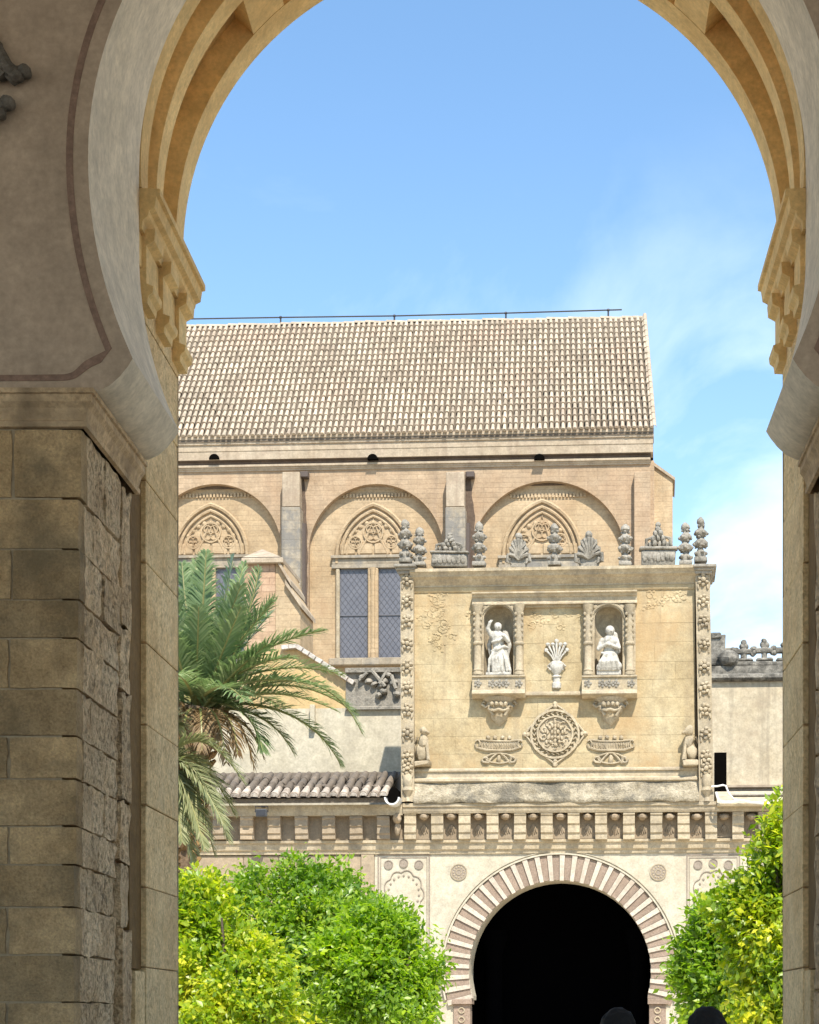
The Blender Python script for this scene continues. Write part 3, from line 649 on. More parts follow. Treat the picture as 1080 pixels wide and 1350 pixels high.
for sg in (-1, 1):
    mb = MB(); xa, xb = (596, 622) if sg < 0 else (854, 880)
    E.box(mb, xa, 1317, xb, 1324, -0.12, 0.4, 0.01); E.box(mb, xa+2, 1324, xb-2, 1420, -0.05, 0.35, 0.01); mb.build('door_impost', 'ring_red', ent)
    mb = MB()
    for q in range(4): ring(mb, 0.05, 0.075, 0, 2*PI, -0.075, 0, E.at((xa+xb)/2, 1332+q*12)[0], E.at(738, 1332+q*12)[1], 10)
    mb.build('impost_carving', 'carved', ent)
# roundels and blind panels
for px in (605, 868):
    mb = MB(); u, z = E.at(px, 1150)
    ring(mb, 0.0, 0.185, 0, 2*PI, -0.012, 0.03, u, z, 28); mb.build('roundel', 'panel_line', ent, True, 30)
    mb = MB()
    for q in range(12):
        mb.ell((u+0.12*math.cos(q*PI/6), -0.012, z+0.12*math.sin(q*PI/6)), (0.022, 0.012, 0.022), 6, 4)
    ring(mb, 0.165, 0.185, 0, 2*PI, -0.022, 0, u, z, 28); ring(mb, 0.05, 0.065, 0, 2*PI, -0.022, 0, u, z, 16); mb.build('roundel_carving', 'carved', ent)
for (x0, x1) in ((498, 567), (905, 976)):
    mb = MB()
    for (a, b_, c_, d_) in ((x0, 1126, x1, 1128), (x0, 1128.4, x0+1.8, 1300), (x1-1.8, 1128.4, x1, 1300), (x0+3.5, 1130, x1-3.5, 1131), (x0+3.5, 1131.2, x0+4.4, 1300), (x1-4.4, 1131.2, x1-3.5, 1300)):
        E.box(mb, a, b_, c_, d_, -0.012, 0.02, 0)
    mb.build('panel_frame', 'panel_line', ent)
    xm = (x0+x1)/2; um, zm = E.at(xm, 1178)
    for dx, yy in ((-20, 1140), (0, 1138), (20, 1140)):
        mb = MB(); u, z = E.at(xm+dx, yy); ring(mb, 0, 0.10, 0, 2*PI, -0.014, 0.02, u, z, 16); ring(mb, 0.085, 0.10, 0, 2*PI, -0.026, 0, u, z, 16); mb.build('panel_rosette', 'panel_line', ent)
    mb = MB()
    pts = []
    for i in range(61):                                # lobed blind arch
        a = R(-25)+R(230)*i/60; r_ = (24+3.2*abs(math.sin((a+0.4)*4.5)))*k40; pts.append((um+r_*math.cos(a), -0.012, zm+r_*math.sin(a)*1.15))
    mb.tube(pts, 0.012, 5)
    mb.build('blind_arch', 'panel_line', ent)
    mb = MB()
    for i in range(13):
        a = R(-25)+R(230)*i/12; mb.ell((um+20.5*k40*math.cos(a), -0.01, zm+20.5*k40*math.sin(a)*1.15), (0.026, 0.014, 0.026), 6, 4)
    mb.build('blind_arch_studs', 'panel_line', ent)
# bands over and under the corbels
mb = MB(); E.mold(mb, 90, 1300, [(1106.5, -0.14), (1110, -0.14), (1111, -0.10), (1119, -0.085), (1121, -0.05), (1125, -0.04)], 0.5); mb.build('string_course', 'carved', ent)
mb = MB(); E.mold(mb, 90, 1300, [(1070, -0.08), (1106, -0.08)], 0.5); mb.build('corbel_backing', 'wallold', ent)
mb = MB(); E.mold(mb, 531, 1300, [(1056.5, -0.36), (1061, -0.36), (1062, -0.33), (1067, -0.32), (1070, -0.30)], 0.5); E.mold(mb, 90, 530.6, [(1062, -0.33), (1068, -0.32), (1076, -0.30)], 0.5); mb.build('corbel_cornice', 'carved', ent)
def corbel(px, xw, ytop, ybot, mat):
    mb = MB(); u0 = E.at(px-xw/2, 1090, -0.280)[0]; u1 = E.at(px+xw/2, 1090, -0.280)[0]
    zt = E.at(px, ytop, -0.280)[1]; zb = E.at(px, ybot, -0.260)[1]; h = zt-zb
    pts = [(0.1, zt), (-0.280, zt), (-0.290, zt-h*0.10), (-0.265, zt-h*0.14), (-0.280, zt-h*0.42), (-0.250, zt-h*0.48), (-0.265, zt-h*0.74), (-0.230, zt-h*0.80), (-0.240, zb+0.01), (-0.210, zb), (0.1, zb)]
    mb.hmold(pts, u0, u1); mb.jit(0.012, 2.0, px); mb.build('corbel', mat, ent)
for i in range(-1, 17):
    if i >= 0: corbel(541+36.0*i+random.uniform(-1, 1), 15.5, 1070, 1106.5, 'carved')
for i in range(9):
    corbel(505-36*i, 17, 1076, 1106.5, 'wallold')
for i in range(13):                                     # carved panels between the corbels
    px = 559+36*i; mb = MB(); u, z = E.at(px, 1077, -0.2)
    mb.ell((u, -0.2, z), (0.10, 0.16, 0.075), 8, 5); mb.ell((u-0.07, -0.16, z+0.02), (0.06, 0.1, 0.05), 6, 4); mb.ell((u+0.07, -0.16, z+0.02), (0.06, 0.1, 0.05), 6, 4)
    for q in range(5):
        u2, z2 = E.at(px+(-5+2.5*q), 1100-abs(q-2)*1.2, -0.09); mb.tube([(u, -0.095, z-0.16), ((u+u2)/2, -0.10, (z+z2)/2-0.05), (u2, -0.095, z2)], [0.02, 0.016, 0.012], 5)
    mb.jit(0.015, 8, i).build('metope_carving', 'wallold', ent, True)
mb = MB(); u, z = E.at(524, 1085, -0.25); mb.ell((u, -0.25, z+0.1), (0.1, 0.2, 0.12)); mb.ell((u, -0.2, z-0.12), (0.07, 0.14, 0.16)); mb.ell((u+0.05, -0.36, z+0.06), (0.05, 0.08, 0.05)); mb.jit(0.02, 7).build('carved_head', 'wallold', ent, True)
# dark hall behind the doorway
hl = E.root('entrance_hall', 'pitch dark hall interior seen through the striped doorway', 'room')
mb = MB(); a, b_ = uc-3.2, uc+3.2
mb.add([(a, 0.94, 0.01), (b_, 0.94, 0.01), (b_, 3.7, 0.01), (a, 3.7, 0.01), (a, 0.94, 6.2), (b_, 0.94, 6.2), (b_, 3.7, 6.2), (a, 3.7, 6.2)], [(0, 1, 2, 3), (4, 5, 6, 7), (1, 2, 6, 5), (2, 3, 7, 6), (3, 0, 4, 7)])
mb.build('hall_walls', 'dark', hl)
for q in (-1, 1):
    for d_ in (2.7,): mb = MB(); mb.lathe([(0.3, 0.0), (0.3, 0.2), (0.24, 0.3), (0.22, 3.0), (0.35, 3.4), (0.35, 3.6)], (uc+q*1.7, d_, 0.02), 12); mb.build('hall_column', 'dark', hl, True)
mb = MB(); mb.box(uc-3.3, uc+3.3, 0.901, 0.935, 4.95, 6.3); mb.box(uc-3.3, uc-2.5, .901, .935, 0.01, 4.949); mb.box(uc+2.5, uc+3.3, .901, .935, 0.01, 4.949); mb.build('hall_light_block', 'dark', hl)  # unseen panels added to keep stray light out of the hall

# ------------------------------------------------------------------ left tiled eave over the corbels
eave = E.root('tiled_eave', 'short roof of weathered barrel tiles over the left corbels, below the white wall', 'roof')
def half_tile(name, mat, l, r0, r1, th=0.018, n=8, end=True):
    mb = MB(); vs = []
    for (y, r_) in ((0, r0), (l, r1)):
        for rr in (r_, r_-th):
            for i in range(n+1): a = PI*i/n; vs.append((rr*math.cos(a), y, rr*math.sin(a)*1.05))
    m_ = n+1; fs = []
    for i in range(n): fs += [(i, i+1, 2*m_+i+1, 2*m_+i), (m_+i, m_+i+1, 3*m_+i+1, 3*m_+i), (i, i+1, m_+i+1, m_+i), (2*m_+i, 2*m_+i+1, 3*m_+i+1, 3*m_+i)]
    fs += [(0, 2*m_, 3*m_, m_), (n, 2*m_+n, 3*m_+n, m_+n)]
    mb.add(vs, fs)
    return mb.jit(0.006, 9, l).mesh(name, mat, True, 40)
tcov = [half_tile('eave_cover_tile', 'tile_low', 0.52, 0.092, 0.075), half_tile('eave_cover_tile', 'tile_low', 0.52, 0.095, 0.072)]
tfront = [half_tile('eave_front_tile', 'tile_front', 0.52, 0.095, 0.075)]
zt0 = E.at(400, 1050, -0.62)[1]; sl_ = math.atan2(E.at(400, 1037.5, 0.15)[1]-zt0, 0.77+0.0); pt = 13.3*k40*0.985
uE = E.at(506, 1050, -0.62)[0]
mb = MB(); ua = E.at(90, 1050)[0]
mb.add([(ua, -0.58, zt0-0.04), (uE+0.06, -0.58, zt0-0.04), (uE+0.06, 1.6, zt0-0.04+math.tan(sl_)*2.18), (ua, 1.6, zt0-0.04+math.tan(sl_)*2.18), (ua, -0.58, zt0-0.14), (uE+0.06, -0.58, zt0-0.14), (uE+0.06, 1.6, zt0-0.14), (ua, 1.6, zt0-0.14)],
       [(0, 1, 2, 3), (0, 1, 5, 4), (1, 2, 6, 5)]); mb.build('roof_bed', 'roofbed', eave)
plug = MB(); plug.prism([(0.074*math.cos(PI*i/8), 0.078*math.sin(PI*i/8)) for i in range(9)], -0.012, 0.05); plug_m = plug.jit(0.006, 9).mesh('mortar_plug', 'tile_end', True)
lip = MB()
for rr in range(8): pass
for i in range(27):
    u = uE-i*pt
    for r_ in range(4):
        o_ = piece('roof_tile', random.choice(tfront if r_ == 0 else tcov), eave, (u+random.uniform(-.008, .008), -0.66+r_*0.40+random.uniform(-.02, .02), zt0+math.tan(sl_)*(r_*0.40)+random.uniform(-.004, .006)), (1, 1, 1), (sl_+0.05, 0, random.uniform(-.05, .05)))
        if r_ == 0: piece('mortar_plug', plug_m, o_, (0, 0, 0))
pan = MB(); vs = []; n = 6
for y in (0, 0.46):
    for i in range(n+1): a = PI+PI*i/n; vs.append((0.075*math.cos(a), y, 0.055*math.sin(a)+0.03))
pan.add(vs, [(i, i+1, n+2+i, n+1+i) for i in range(n)]); pan_m = pan.mesh('pan_tile', 'tile_low', True)
for i in range(27):
    piece('pan_tile', pan_m, eave, (uE-(i+0.5)*pt, -0.70+random.uniform(-.02, .02), zt0-0.01), (1, 1, 1), (sl_, 0, 0))
# broken rubble along the top of the eave
mb = MB()
for i in range(70):
    u, z = E.at(283+i*3.3+random.uniform(-2, 2), 1039+random.uniform(-2, 2), 0.1); mb.ell((u, 0.1+random.uniform(-.1, .1), z), (random.uniform(.04, .1), .08, random.uniform(.03, .06)), 6, 4)
mb.jit(0.02, 9).build('roof_rubble', 'tile_low', eave, False, kind='stuff')
# gutter spout at its right end
gt = E.root('gutter_spout', 'pale half round gutter end with a dark opening beside the left carved post', 'gutter')
mb = MB(); u, z = E.at(518, 1052, -0.6); r_ = 0.17
vs = []; n = 12
for y in (-0.75, 0.4):
    for q in (r_, r_-0.035):
        for i in range(n+1): a = PI+PI*i/n; vs.append((u+q*math.cos(a), y, z+q*math.sin(a)))
m_ = n+1; fs = []
for i in range(n): fs += [(i, i+1, 2*m_+i+1, 2*m_+i), (m_+i, m_+i+1, 3*m_+i+1, 3*m_+i), (i, i+1, m_+i+1, m_+i)]
mb.add(vs, fs); mb.build('trough', 'gutter', gt, True)
mb = MB(); mb.prism([(u+(r_-0.04)*math.cos(a), z+(r_-0.04)*math.sin(a)*(1.0 if a > PI else 2.0)) for a in [2*PI*i/20 for i in range(20)]], -0.50, 0.3); mb.build('dark_opening', 'hole', gt)
# floodlight
u, z = E.at(345, 1071, -0.62); fl = E.sub(u, -0.62).root('floodlight', 'small grey floodlight bracketed under the left tiled eave', 'floodlight'); fl.location.z = z
mb = MB(); mb.box(-0.12, 0.12, -0.06, 0.05, -0.10, 0.07, 0.015); mb.build('housing', 'lampgrey', fl)
mb = MB(); mb.box(-0.10, 0.10, -0.066, -0.061, -0.08, 0.05, 0.002); mb.build('lens', 'iron', fl)
mb = MB(); mb.tube([(-0.14, 0.0, 0.0), (-0.14, 0.0, 0.13), (0.14, 0.0, 0.13), (0.14, 0, 0)], 0.012, 5); mb.tube([(0, 0.0, 0.13), (0, 0.3, 0.15)], 0.02, 5); mb.build('mounting_bracket', 'iron', fl)

# ------------------------------------------------------------------ carved frontispiece
fr = E.root('carved_frontispiece', 'golden stone frontispiece with niches, reliefs and a crest of finials above the doorway', 'carved wall')
VF = -0.18
mb = MB(); E.box(mb, 546, 772, 637, 1034, VF+0.007, 0.9, 0); E.box(mb, 637.2, 772, 678, 800, VF+0.007, 0.9, 0); E.box(mb, 637.2, 905, 678, 1034, VF+0.007, 0.9, 0)
E.box(mb, 678.2, 772, 783, 1034, VF+0.007, 0.9, 0); E.box(mb, 783.2, 772, 821, 800, VF+0.007, 0.9, 0); E.box(mb, 783.2, 905, 821, 1034, VF+0.007, 0.9, 0); E.box(mb, 821.2, 772, 916, 1034, VF+0.007, 0.9, 0)
mb.build('wall_core', 'mortar', fr)
mb = MB(); E.box(mb, 534, 758, 931, 1056, 0.92, 1.3, 0); mb.build('wall_back', 'mortar', fr)
bf = [chamfer_mesh('ashlar_block_%s' % q, 'ashlar', 0.004, 0.004, i+9) for i, q in enumerate('abcde')]
def course(x0, x1, y0, y1, wd):
    x = x0
    first = random.uniform(0.45, 1.0)
    while x < x1-1:
        x2 = x+wd*random.uniform(0.8, 1.25)*first; first = 1
        if x1-x2 < wd*0.4: x2 = x1
        x2 = min(x2, x1)
        ua = E.at(x, (y0+y1)/2, VF)[0]; ub = E.at(x2, (y0+y1)/2, VF)[0]; za = E.at(730, y1, VF)[1]; zb = E.at(730, y0, VF)[1]
        d_ = random.uniform(-0.003, 0.003)
        piece('ashlar_block', random.choice(bf), fr, ((ua+ub)/2, VF+0.1+d_, (za+zb)/2), (ub-ua-0.004, 0.2, zb-za-0.004)); x = x2
ys = [773, 797, 823, 848, 874, 897, 921, 946, 970, 993, 1014]
for y0, y1 in zip(ys[:-1], ys[1:]):
    if y0 < 912 and y0 >= 797:
        course(546, 624, y0, y1, 44); course(690, 769, y0, y1, 42); course(837, 916, y0, y1, 44)
    else: course(546, 916, y0, y1, 52)
# top cornice
mb = MB(); E.mold(mb, 540, 922, [(747, -0.46), (751, -0.46), (752, -0.44), (756, -0.40), (758, -0.39), (762, -0.32), (764, -0.30), (770, -0.23), (772, -0.23)], 0.9)
mb.jit(0.012, 1.3).build('top_cornice', 'carved', fr)
mb = MB(); E.mold(mb, 546, 916, [(772.3, -0.22), (777, -0.215), (779, -0.20)], 0.2); mb.build('cornice_fillet', 'ashlar', fr)
# side posts with rosettes
for (xa, xb, xm, sgn) in ((528, 545, 536.5, -1), (917, 936, 927, 1)):
    mb = MB(); VP = -0.36
    n = 14; pts = []
    lean = 5 if sgn > 0 else 1
    vs = []
    for i in range(n+1):
        y = 756+(1057-756)*i/n; dx = lean*i/n
        for (x, v) in ((xa+dx, VP), (xb+dx, VP), (xb+dx, 0.7), (xa+dx, 0.7)):
            u, z = E.at(x, y, VP); vs.append((u, v, z))
    fs = [(4*i+k, 4*i+(k+1) % 4, 4*i+4+(k+1) % 4, 4*i+4+k) for i in range(n) for k in range(4)]
    mb.add(vs, fs); mb.build('carved_post', 'carved', fr)
    mb = MB()
    for y0_, y1_, dv, ex in ((743, 747, -0.56, 9), (747.2, 751, -0.50, 6), (751.2, 756, -0.44, 3)):
        E.box(mb, xa-ex*(1 if sgn < 0 else .3), y0_, xb+ex*(1 if sgn > 0 else .3), y1_, dv, 0.9, 0.015)
    mb.build('post_capital', 'greystone', fr)
    for y in (764, 791, 818, 848, 878, 906, 935, 966, 996, 1013):
        f = (y-756)/301; u, z = E.at(xm+lean*f, y, VP-0.04); mb = MB()
        mb.ell((u, VP-0.05, z), (0.055, 0.06, 0.055), 7, 5)
        for q in range(6):
            a = q*PI/3+y; mb.ell((u+0.085*math.cos(a), VP-0.02, z+0.10*math.sin(a)), (0.055, 0.05, 0.045), 6, 4)
        mb.ell((u-0.1, VP-0.0, z-0.14), (0.03, 0.05, 0.07), 6, 4); mb.ell((u+0.1, VP-0.0, z-0.14), (0.03, 0.05, 0.07), 6, 4)
        mb.jit(0.02, 9, y).build('rosette', 'carved', fr, True)
    mb = MB(); f = 1.0
    vs = []; 
    u, z = E.at(xm+lean, 1043, VP-0.03); mb.lathe([(0.04, 0.42), (0.10, 0.34), (0.12, 0.22), (0.09, 0.1), (0.13, 0.02), (0.05, -0.12), (0.08, -0.22)], (u, VP+0.02, z), 10); mb.build('post_foot', 'carved', fr, True)
# entablature over the niches
mb = MB(); E.mold(mb, 622, 840, [(779, -0.40), (781, -0.40), (782, -0.36), (786, -0.33), (787, -0.30), (793, -0.29), (794, -0.33), (796, -0.33)], -0.1); mb.build('entablature', 'carved', fr)
# niches
def niche(xl, xr, nl, nr, pend):
    xm = (nl+nr)/2
    nb = bpy.data.objects.new('niche', None); COL.objects.link(nb); nb.parent = fr
    VN = -0.27
    mb = MB()
    E.box(mb, xl+1, 797, nl, 890, VN, 0.2, 0.0); E.box(mb, nr, 797, xr-1, 890, VN, 0.2, 0.0)
    # arched head between the jambs
    u0 = E.at(nl, 815, VN)[0]; u1 = E.at(nr, 815, VN)[0]; um = (u0+u1)/2; rr = (u1-u0)/2; zs = E.at(xm, 815, VN)[1]; zt = E.at(xm, 797, VN)[1]
    for i in range(12):
        a = PI*i/12; b2 = PI*(i+1)/12
        p = [(um+rr*math.cos(a), zs+rr*math.sin(a)*0.86), (um+rr*math.cos(a), zt), (um+rr*math.cos(b2), zt), (um+rr*math.cos(b2), zs+rr*math.sin(b2)*0.86)]
        mb.prism(p, VN, 0.2)
    mb.build('niche_surround', 'carved', nb)
    mb = MB(); zb = E.at(xm, 890, VN)[1]; n = 10
    vs = []
    for z in (zb, zs):
        for i in range(n+1): a = PI*i/n; vs.append((um+rr*math.cos(a), -0.02+rr*0.95*math.sin(a)-0.12, z))
    for k in range(1, 5):
        ph = PI/2*k/4
        for i in range(n+1): a = PI*i/n; vs.append((um+rr*math.cos(a)*math.cos(ph), -0.14+rr*0.95*math.sin(a)*math.cos(ph), zs+rr*math.sin(ph)))
    m_ = n+1; mb.add(vs, [(j*m_+i, j*m_+i+1, (j+1)*m_+i+1, (j+1)*m_+i) for j in range(5) for i in range(n)])
    mb.build('niche_hollow', 'carved', nb, True)
    mb = MB(); pts = [(um+(rr+0.05)*math.cos(PI*i/16), VN-0.02, zs+(rr*0.86+0.05)*math.sin(PI*i/16)) for i in range(17)]; mb.tube(pts, 0.03, 6)
    pts = [(um+(rr+0.11)*math.cos(PI*i/16), VN-0.01, zs+(rr*0.86+0.10)*math.sin(PI*i/16)) for i in range(17)]; mb.tube(pts, 0.02, 5)
    for (x, y) in ((nl+1, 800), (nr-1, 800)):
        u, z = E.at(x, y, VN); mb.ell((u, VN-0.01, z), (0.07, 0.04, 0.06), 6, 4)
    mb.build('niche_archivolt', 'carved', nb, True)
    for x in ((xl+nl)/2-0.5, (nr+xr)/2+0.5):
        u = E.at(x, 850, VN-0.1)[0]; mb = MB(); z0 = E.at(x, 890, VN-.1)[1]; z1 = E.at(x, 797, VN-.1)[1]; h = z1-z0; r = 0.085
        mb.lathe([(r*1.35, 0), (r*1.35, 0.05), (r*1.1, 0.07), (r*1.25, 0.11), (r, 0.14), (r*.95, h*.42), (r*1.3, h*.44), (r*1.3, h*.46), (r*0.95, h*.48), (r*1.1, h*.56), (r*.8, h*.66), (r*1.1, h*.74), (r*.75, h*.84), (r*.9, h*.87), (r*1.25, h*.93), (r*1.5, h)], (u, VN-0.07, z0), 12)
        for q in range(5): 
            for s_ in (-1, 1): mb.ell((u+s_*0.07, VN-0.12, z0+h*(0.55+0.08*q)), (0.035, 0.04, 0.04), 5, 4)
        mb.build('niche_column', 'carved', nb, True)
    # pedestal with panels, sill and pendant console
    mb = MB(); E.mold(mb, xl-1, xr+1, [(890, -0.44), (892, -0.44), (893, -0.40), (909, -0.40), (910, -0.44), (911, -0.47), (914, -0.50), (916, -0.46), (917, -0.42), (920, -0.34)], -0.1); mb.build('pedestal', 'carved', nb)
    mb = MB()
    for x in (xl+7, xm-9, xm, xm+9, xr-7):
        u, z = E.at(x, 901, -0.41)
        for q in range(5): mb.ell((u+0.06*math.cos(q*1.257), -0.405, z+0.06*math.sin(q*1.257)), (0.035, 0.025, 0.035), 5, 4)
        mb.ell((u, -0.41, z), (0.03, 0.03, 0.03), 5, 4)
    mb.build('pedestal_carving', 'greystone', nb, True)
    mb = MB(); u, zt = E.at(pend, 919, -0.3); zb = E.at(pend, 957, -0.22)[1]; h = zt-zb
    mb.lathe([(0.40, 0), (0.36, -h*.12), (0.30, -h*.18), (0.31, -h*.3), (0.25, -h*.5), (0.20, -h*.55), (0.17, -h*.75), (0.06, -h*.92), (0.015, -h)], (u, VF+0.0, zt), 14, -PI, 0.0, 1.0, 0.62)
    for s_ in (-1, 1):
        mb.tube([(u+s_*0.33, VF-0.10, zt-h*.15), (u+s_*0.38, VF-0.09, zt-h*.25), (u+s_*0.30, VF-0.11, zt-h*.34), (u+s_*0.22, VF-0.13, zt-h*.3), (u+s_*0.2, VF-.15, zt-h*.42), (u+s_*0.12, VF-.15, zt-h*.66)], 0.034, 6)
    mb.tube([(u-0.22, VF-0.14, zt-h*.42), (u-0.1, VF-.22, zt-h*.5), (u, VF-.24, zt-h*.46), (u+.1, VF-.22, zt-h*.5), (u+.22, VF-.14, zt-h*.42)], 0.03, 6)
    for q in range(4): mb.ell((u-0.15+0.1*q, VF-.22, zt-h*.26), (0.05, 0.05, 0.05), 6, 4)
    mb.jit(0.012, 8).build('pendant_console', 'carved', nb, True)
    return um, zb
niche(623, 691, 638, 677, 658); niche(768, 839, 784, 821, 805)
mb = MB(); E.mold(mb, 692.5, 767, [(911.5, -0.27), (914, -0.29), (916, -0.29), (917.5, -0.24)], -0.1); mb.build('sill_moulding', 'carved', fr)
mb = MB()
for x0, x1 in ((692.5, 767),): E.mold(mb, x0, x1, [(797, -0.25), (800, -0.25), (801, -0.22)], -0.1)
mb.build('head_moulding', 'carved', fr)
# worn foliage relief on the upper wall
for (xa, xb, ya, yb, nn_) in ((552, 620, 782, 832, 16), (693, 766, 803, 826, 12), (842, 912, 782, 800, 9), (560, 618, 838, 862, 5)):
    mb = MB()
    for i in range(nn_):
        x, y = random.uniform(xa, xb), random.uniform(ya, yb); u, z = E.at(x, y, VF); r0 = random.uniform(.06, .13); a0_ = random.uniform(0, 6)
        mb.tube([(u+r0*(1-k*.09)*math.cos(a0_+k*.75), VF+.008, z+r0*(1-k*.09)*math.sin(a0_+k*.75)) for k in range(9)], .02, 5)
        for k in range(3): mb.ell((u+random.uniform(-.13, .13), VF+.002, z+random.uniform(-.1, .1)), (.045, .018, .03), 5, 4)
    mb.jit(.01, 8, nn_).build('worn_relief', 'ashlar', fr, True, kind='stuff')
# vase of lilies
mb = MB(); u, z = E.at(734, 908, VF); 
mb.lathe([(0.06, 0.0), (0.10, 0.02), (0.10, 0.12), (0.075, 0.14), (0.075, 0.24), (0.11, 0.26), (0.06, 0.30), (0.15, 0.42), (0.17, 0.5), (0.13, 0.58), (0.10, 0.60)], (u, VF, z), 12, -PI, 0, 1, 0.7)
for q in range(7):
    a = R(40+100*q/6); l_ = 0.40+0.06*((q % 2)); x2 = u+math.cos(a)*l_*0.75; z2 = z+0.58+math.sin(a)*l_
    mb.tube([(u+math.cos(a)*0.06, VF-0.04, z+0.58), ((u+x2)/2, VF-0.05, (z+0.58+z2)/2), (x2, VF-0.04, z2)], [0.016, 0.02, 0.03], 5)
    mb.ell((x2, VF-0.045, z2), (0.05, 0.04, 0.045), 6, 4)
for s_ in (-1, 1): mb.tube([(u+s_*.13, VF-.05, z+.55), (u+s_*.2, VF-.05, z+.48), (u+s_*.13, VF-.05, z+.40)], 0.018, 5)
mb.jit(0.008, 9).build('lily_vase', 'marble', fr, True)
# round medallion
mb = MB(); u, z = E.at(732, 968, VF); s40 = k40*.99
ring(mb, 30*s40, 33*s40, 0, 2*PI, VF-0.06, VF+.02, u, z, 40); ring(mb, 22*s40, 24.5*s40, 0, 2*PI, VF-0.07, VF+.02, u, z, 36); ring(mb, 0, 22*s40, 0, 2*PI, VF-0.025, VF+.02, u, z, 36)
for q in range(26):
    a = q*2*PI/26; mb.tube([(u+(25+k*2.6)*s40*math.cos(a+(.06 if k % 2 else -.06)), VF-0.035, z+(25+k*2.6)*s40*math.sin(a+(.06 if k % 2 else -.06))) for k in range(3)], .022, 5)
for q in range(10):
    a = q*PI/5+.2; r0 = .085; cx0, cz0 = u+15.5*s40*math.cos(a), z+15.5*s40*math.sin(a)
    mb.tube([(cx0+r0*(1-k*.1)*math.cos(a+k*.8), VF-.04, cz0+r0*(1-k*.1)*math.sin(a+k*.8)) for k in range(8)], .02, 5)
pp = [(-9, -14), (9, -14), (12, 0), (9, 14), (-9, 14), (-12, 0)]
for (x, y) in ((0, -14), (0, -9), (0, -4), (0, 1), (0, 6), (0, 11), (-5, 11), (5, 11), (-9, 8), (9, 8), (-12, 2), (12, 2), (-11, -5), (11, -5), (-7, -11), (7, -11), (-5, 3), (5, 3), (-5, -5), (5, -5), (-14, -10), (14, -10), (0, 16), (-16, 4), (16, 4)):
    mb.ell((u+x*s40*.8, VF-0.04, z+y*s40), (0.038, 0.045, 0.05), 6, 4)
for q in range(4):
    a = q*PI/2; c_, s_ = math.cos(a), math.sin(a)
    tip = (u+40*s40*c_, VF-0.03, z+40*s40*s_)
    for k in (-1, 1):
        a2 = a+k*0.42; mb.tube([(u+33*s40*math.cos(a2), VF-.03, z+33*s40*math.sin(a2)), (u+35.5*s40*math.cos(a+k*.2), VF-.04, z+35.5*s40*math.sin(a+k*.2)), tip], 0.022, 5)
    mb.ell(tip, (0.06, 0.05, 0.06), 6, 4); mb.ell((u+36*s40*c_, VF-.04, z+36*s40*s_), (0.05, 0.04, 0.05), 6, 4)
mb.jit(0.012, 9).build('round_medallion', 'carved', fr, True)
# scrolled cartouches
for cx_ in (658, 805.5):
    mb = MB()
    def q_(x, y, v=VF-0.03): a = E.at(cx_+x, y, VF); return (a[0], v, a[1])
    mb.tube([q_(-27, 986), q_(-18, 989), q_(0, 990), q_(18, 989), q_(27, 986)], 0.026, 6)
    mb.tube([q_(-26, 976), q_(-13, 977), q_(0, 977.5), q_(13, 977), q_(26, 976)], 0.02, 6)
    vs = [q_(-27, 976, VF-.02), q_(0, 979, VF-.03), q_(27, 976, VF-.02), q_(27, 986, VF-.02), q_(0, 991, VF-.03), q_(-27, 986, VF-.02)]; mb.add(vs, [(0, 1, 4, 5), (1, 2, 3, 4)])
    for i in range(15): mb.tube([q_(-23+3.3*i, 979.5, VF-.03), q_(-22.4+3.3*i+random.uniform(-1, 1), 983, VF-.045), q_(-23+3.3*i, 986.5, VF-.03)], .016, 4)
    for s_ in (-1, 1):
        mb.tube([q_(s_*28+s_*3*math.cos(a), 981+5*math.sin(a)) for a in [k*0.7 for k in range(9)]], 0.022, 5)
        mb.tube([q_(s_*18+s_*math.cos(a)*(5-a*.5), 1001+math.sin(a)*(5-a*.5)) for a in [k*0.6 for k in range(11)]], 0.024, 5)
        mb.tube([q_(s_*3, 994), q_(s_*9, 999), q_(s_*14, 1006), q_(s_*21, 1005)], 0.026, 5)
    for x in (-14, -5, 5, 14): mb.ell(q_(x, 972.5), (0.05, 0.04, 0.045), 6, 4)
    mb.tube([q_(17*math.cos(k*PI/10), 1000+6.5*math.sin(k*PI/10)) for k in range(21)], .02, 5); mb.ell(q_(0, 1001), (0.05, 0.04, 0.09), 6, 5)
    mb.jit(0.014, 8, cx_).build('cartouche', 'carved', fr, True)
# small seated beasts at the lower corners
for (px, sg) in ((557, 1), (910, -1)):
    u, z = E.at(px, 1003, VF-0.15)
    mb = MB(); mb.box(u-0.17, u+0.17, VF-0.25, VF+0.02, z-0.12, z, 0.02)
    mb.ell((u-sg*.03, VF-.12, z+.18), (.13, .13, .2), 8, 6); mb.ell((u+sg*.02, VF-.14, z+.42), (.11, .12, .17), 8, 6); mb.ell((u+sg*.04, VF-.17, z+.64), (.10, .11, .10), 8, 6); mb.ell((u+sg*.12, VF-.2, z+.61), (.06, .06, .045), 6, 5)
    mb.tube([(u+sg*.08, VF-.18, z+.42), (u+sg*.12, VF-.2, z+.2), (u+sg*.13, VF-.22, z)], [.05, .045, .05], 6)
    mb.tube([(u-sg*.14, VF-.05, z+.1), (u-sg*.2, VF-.05, z+.35), (u-sg*.13, VF-.05, z+.55)], .03, 5)
    mb.jit(0.05, 5, px).build('seated_beast', 'carved', fr, True)
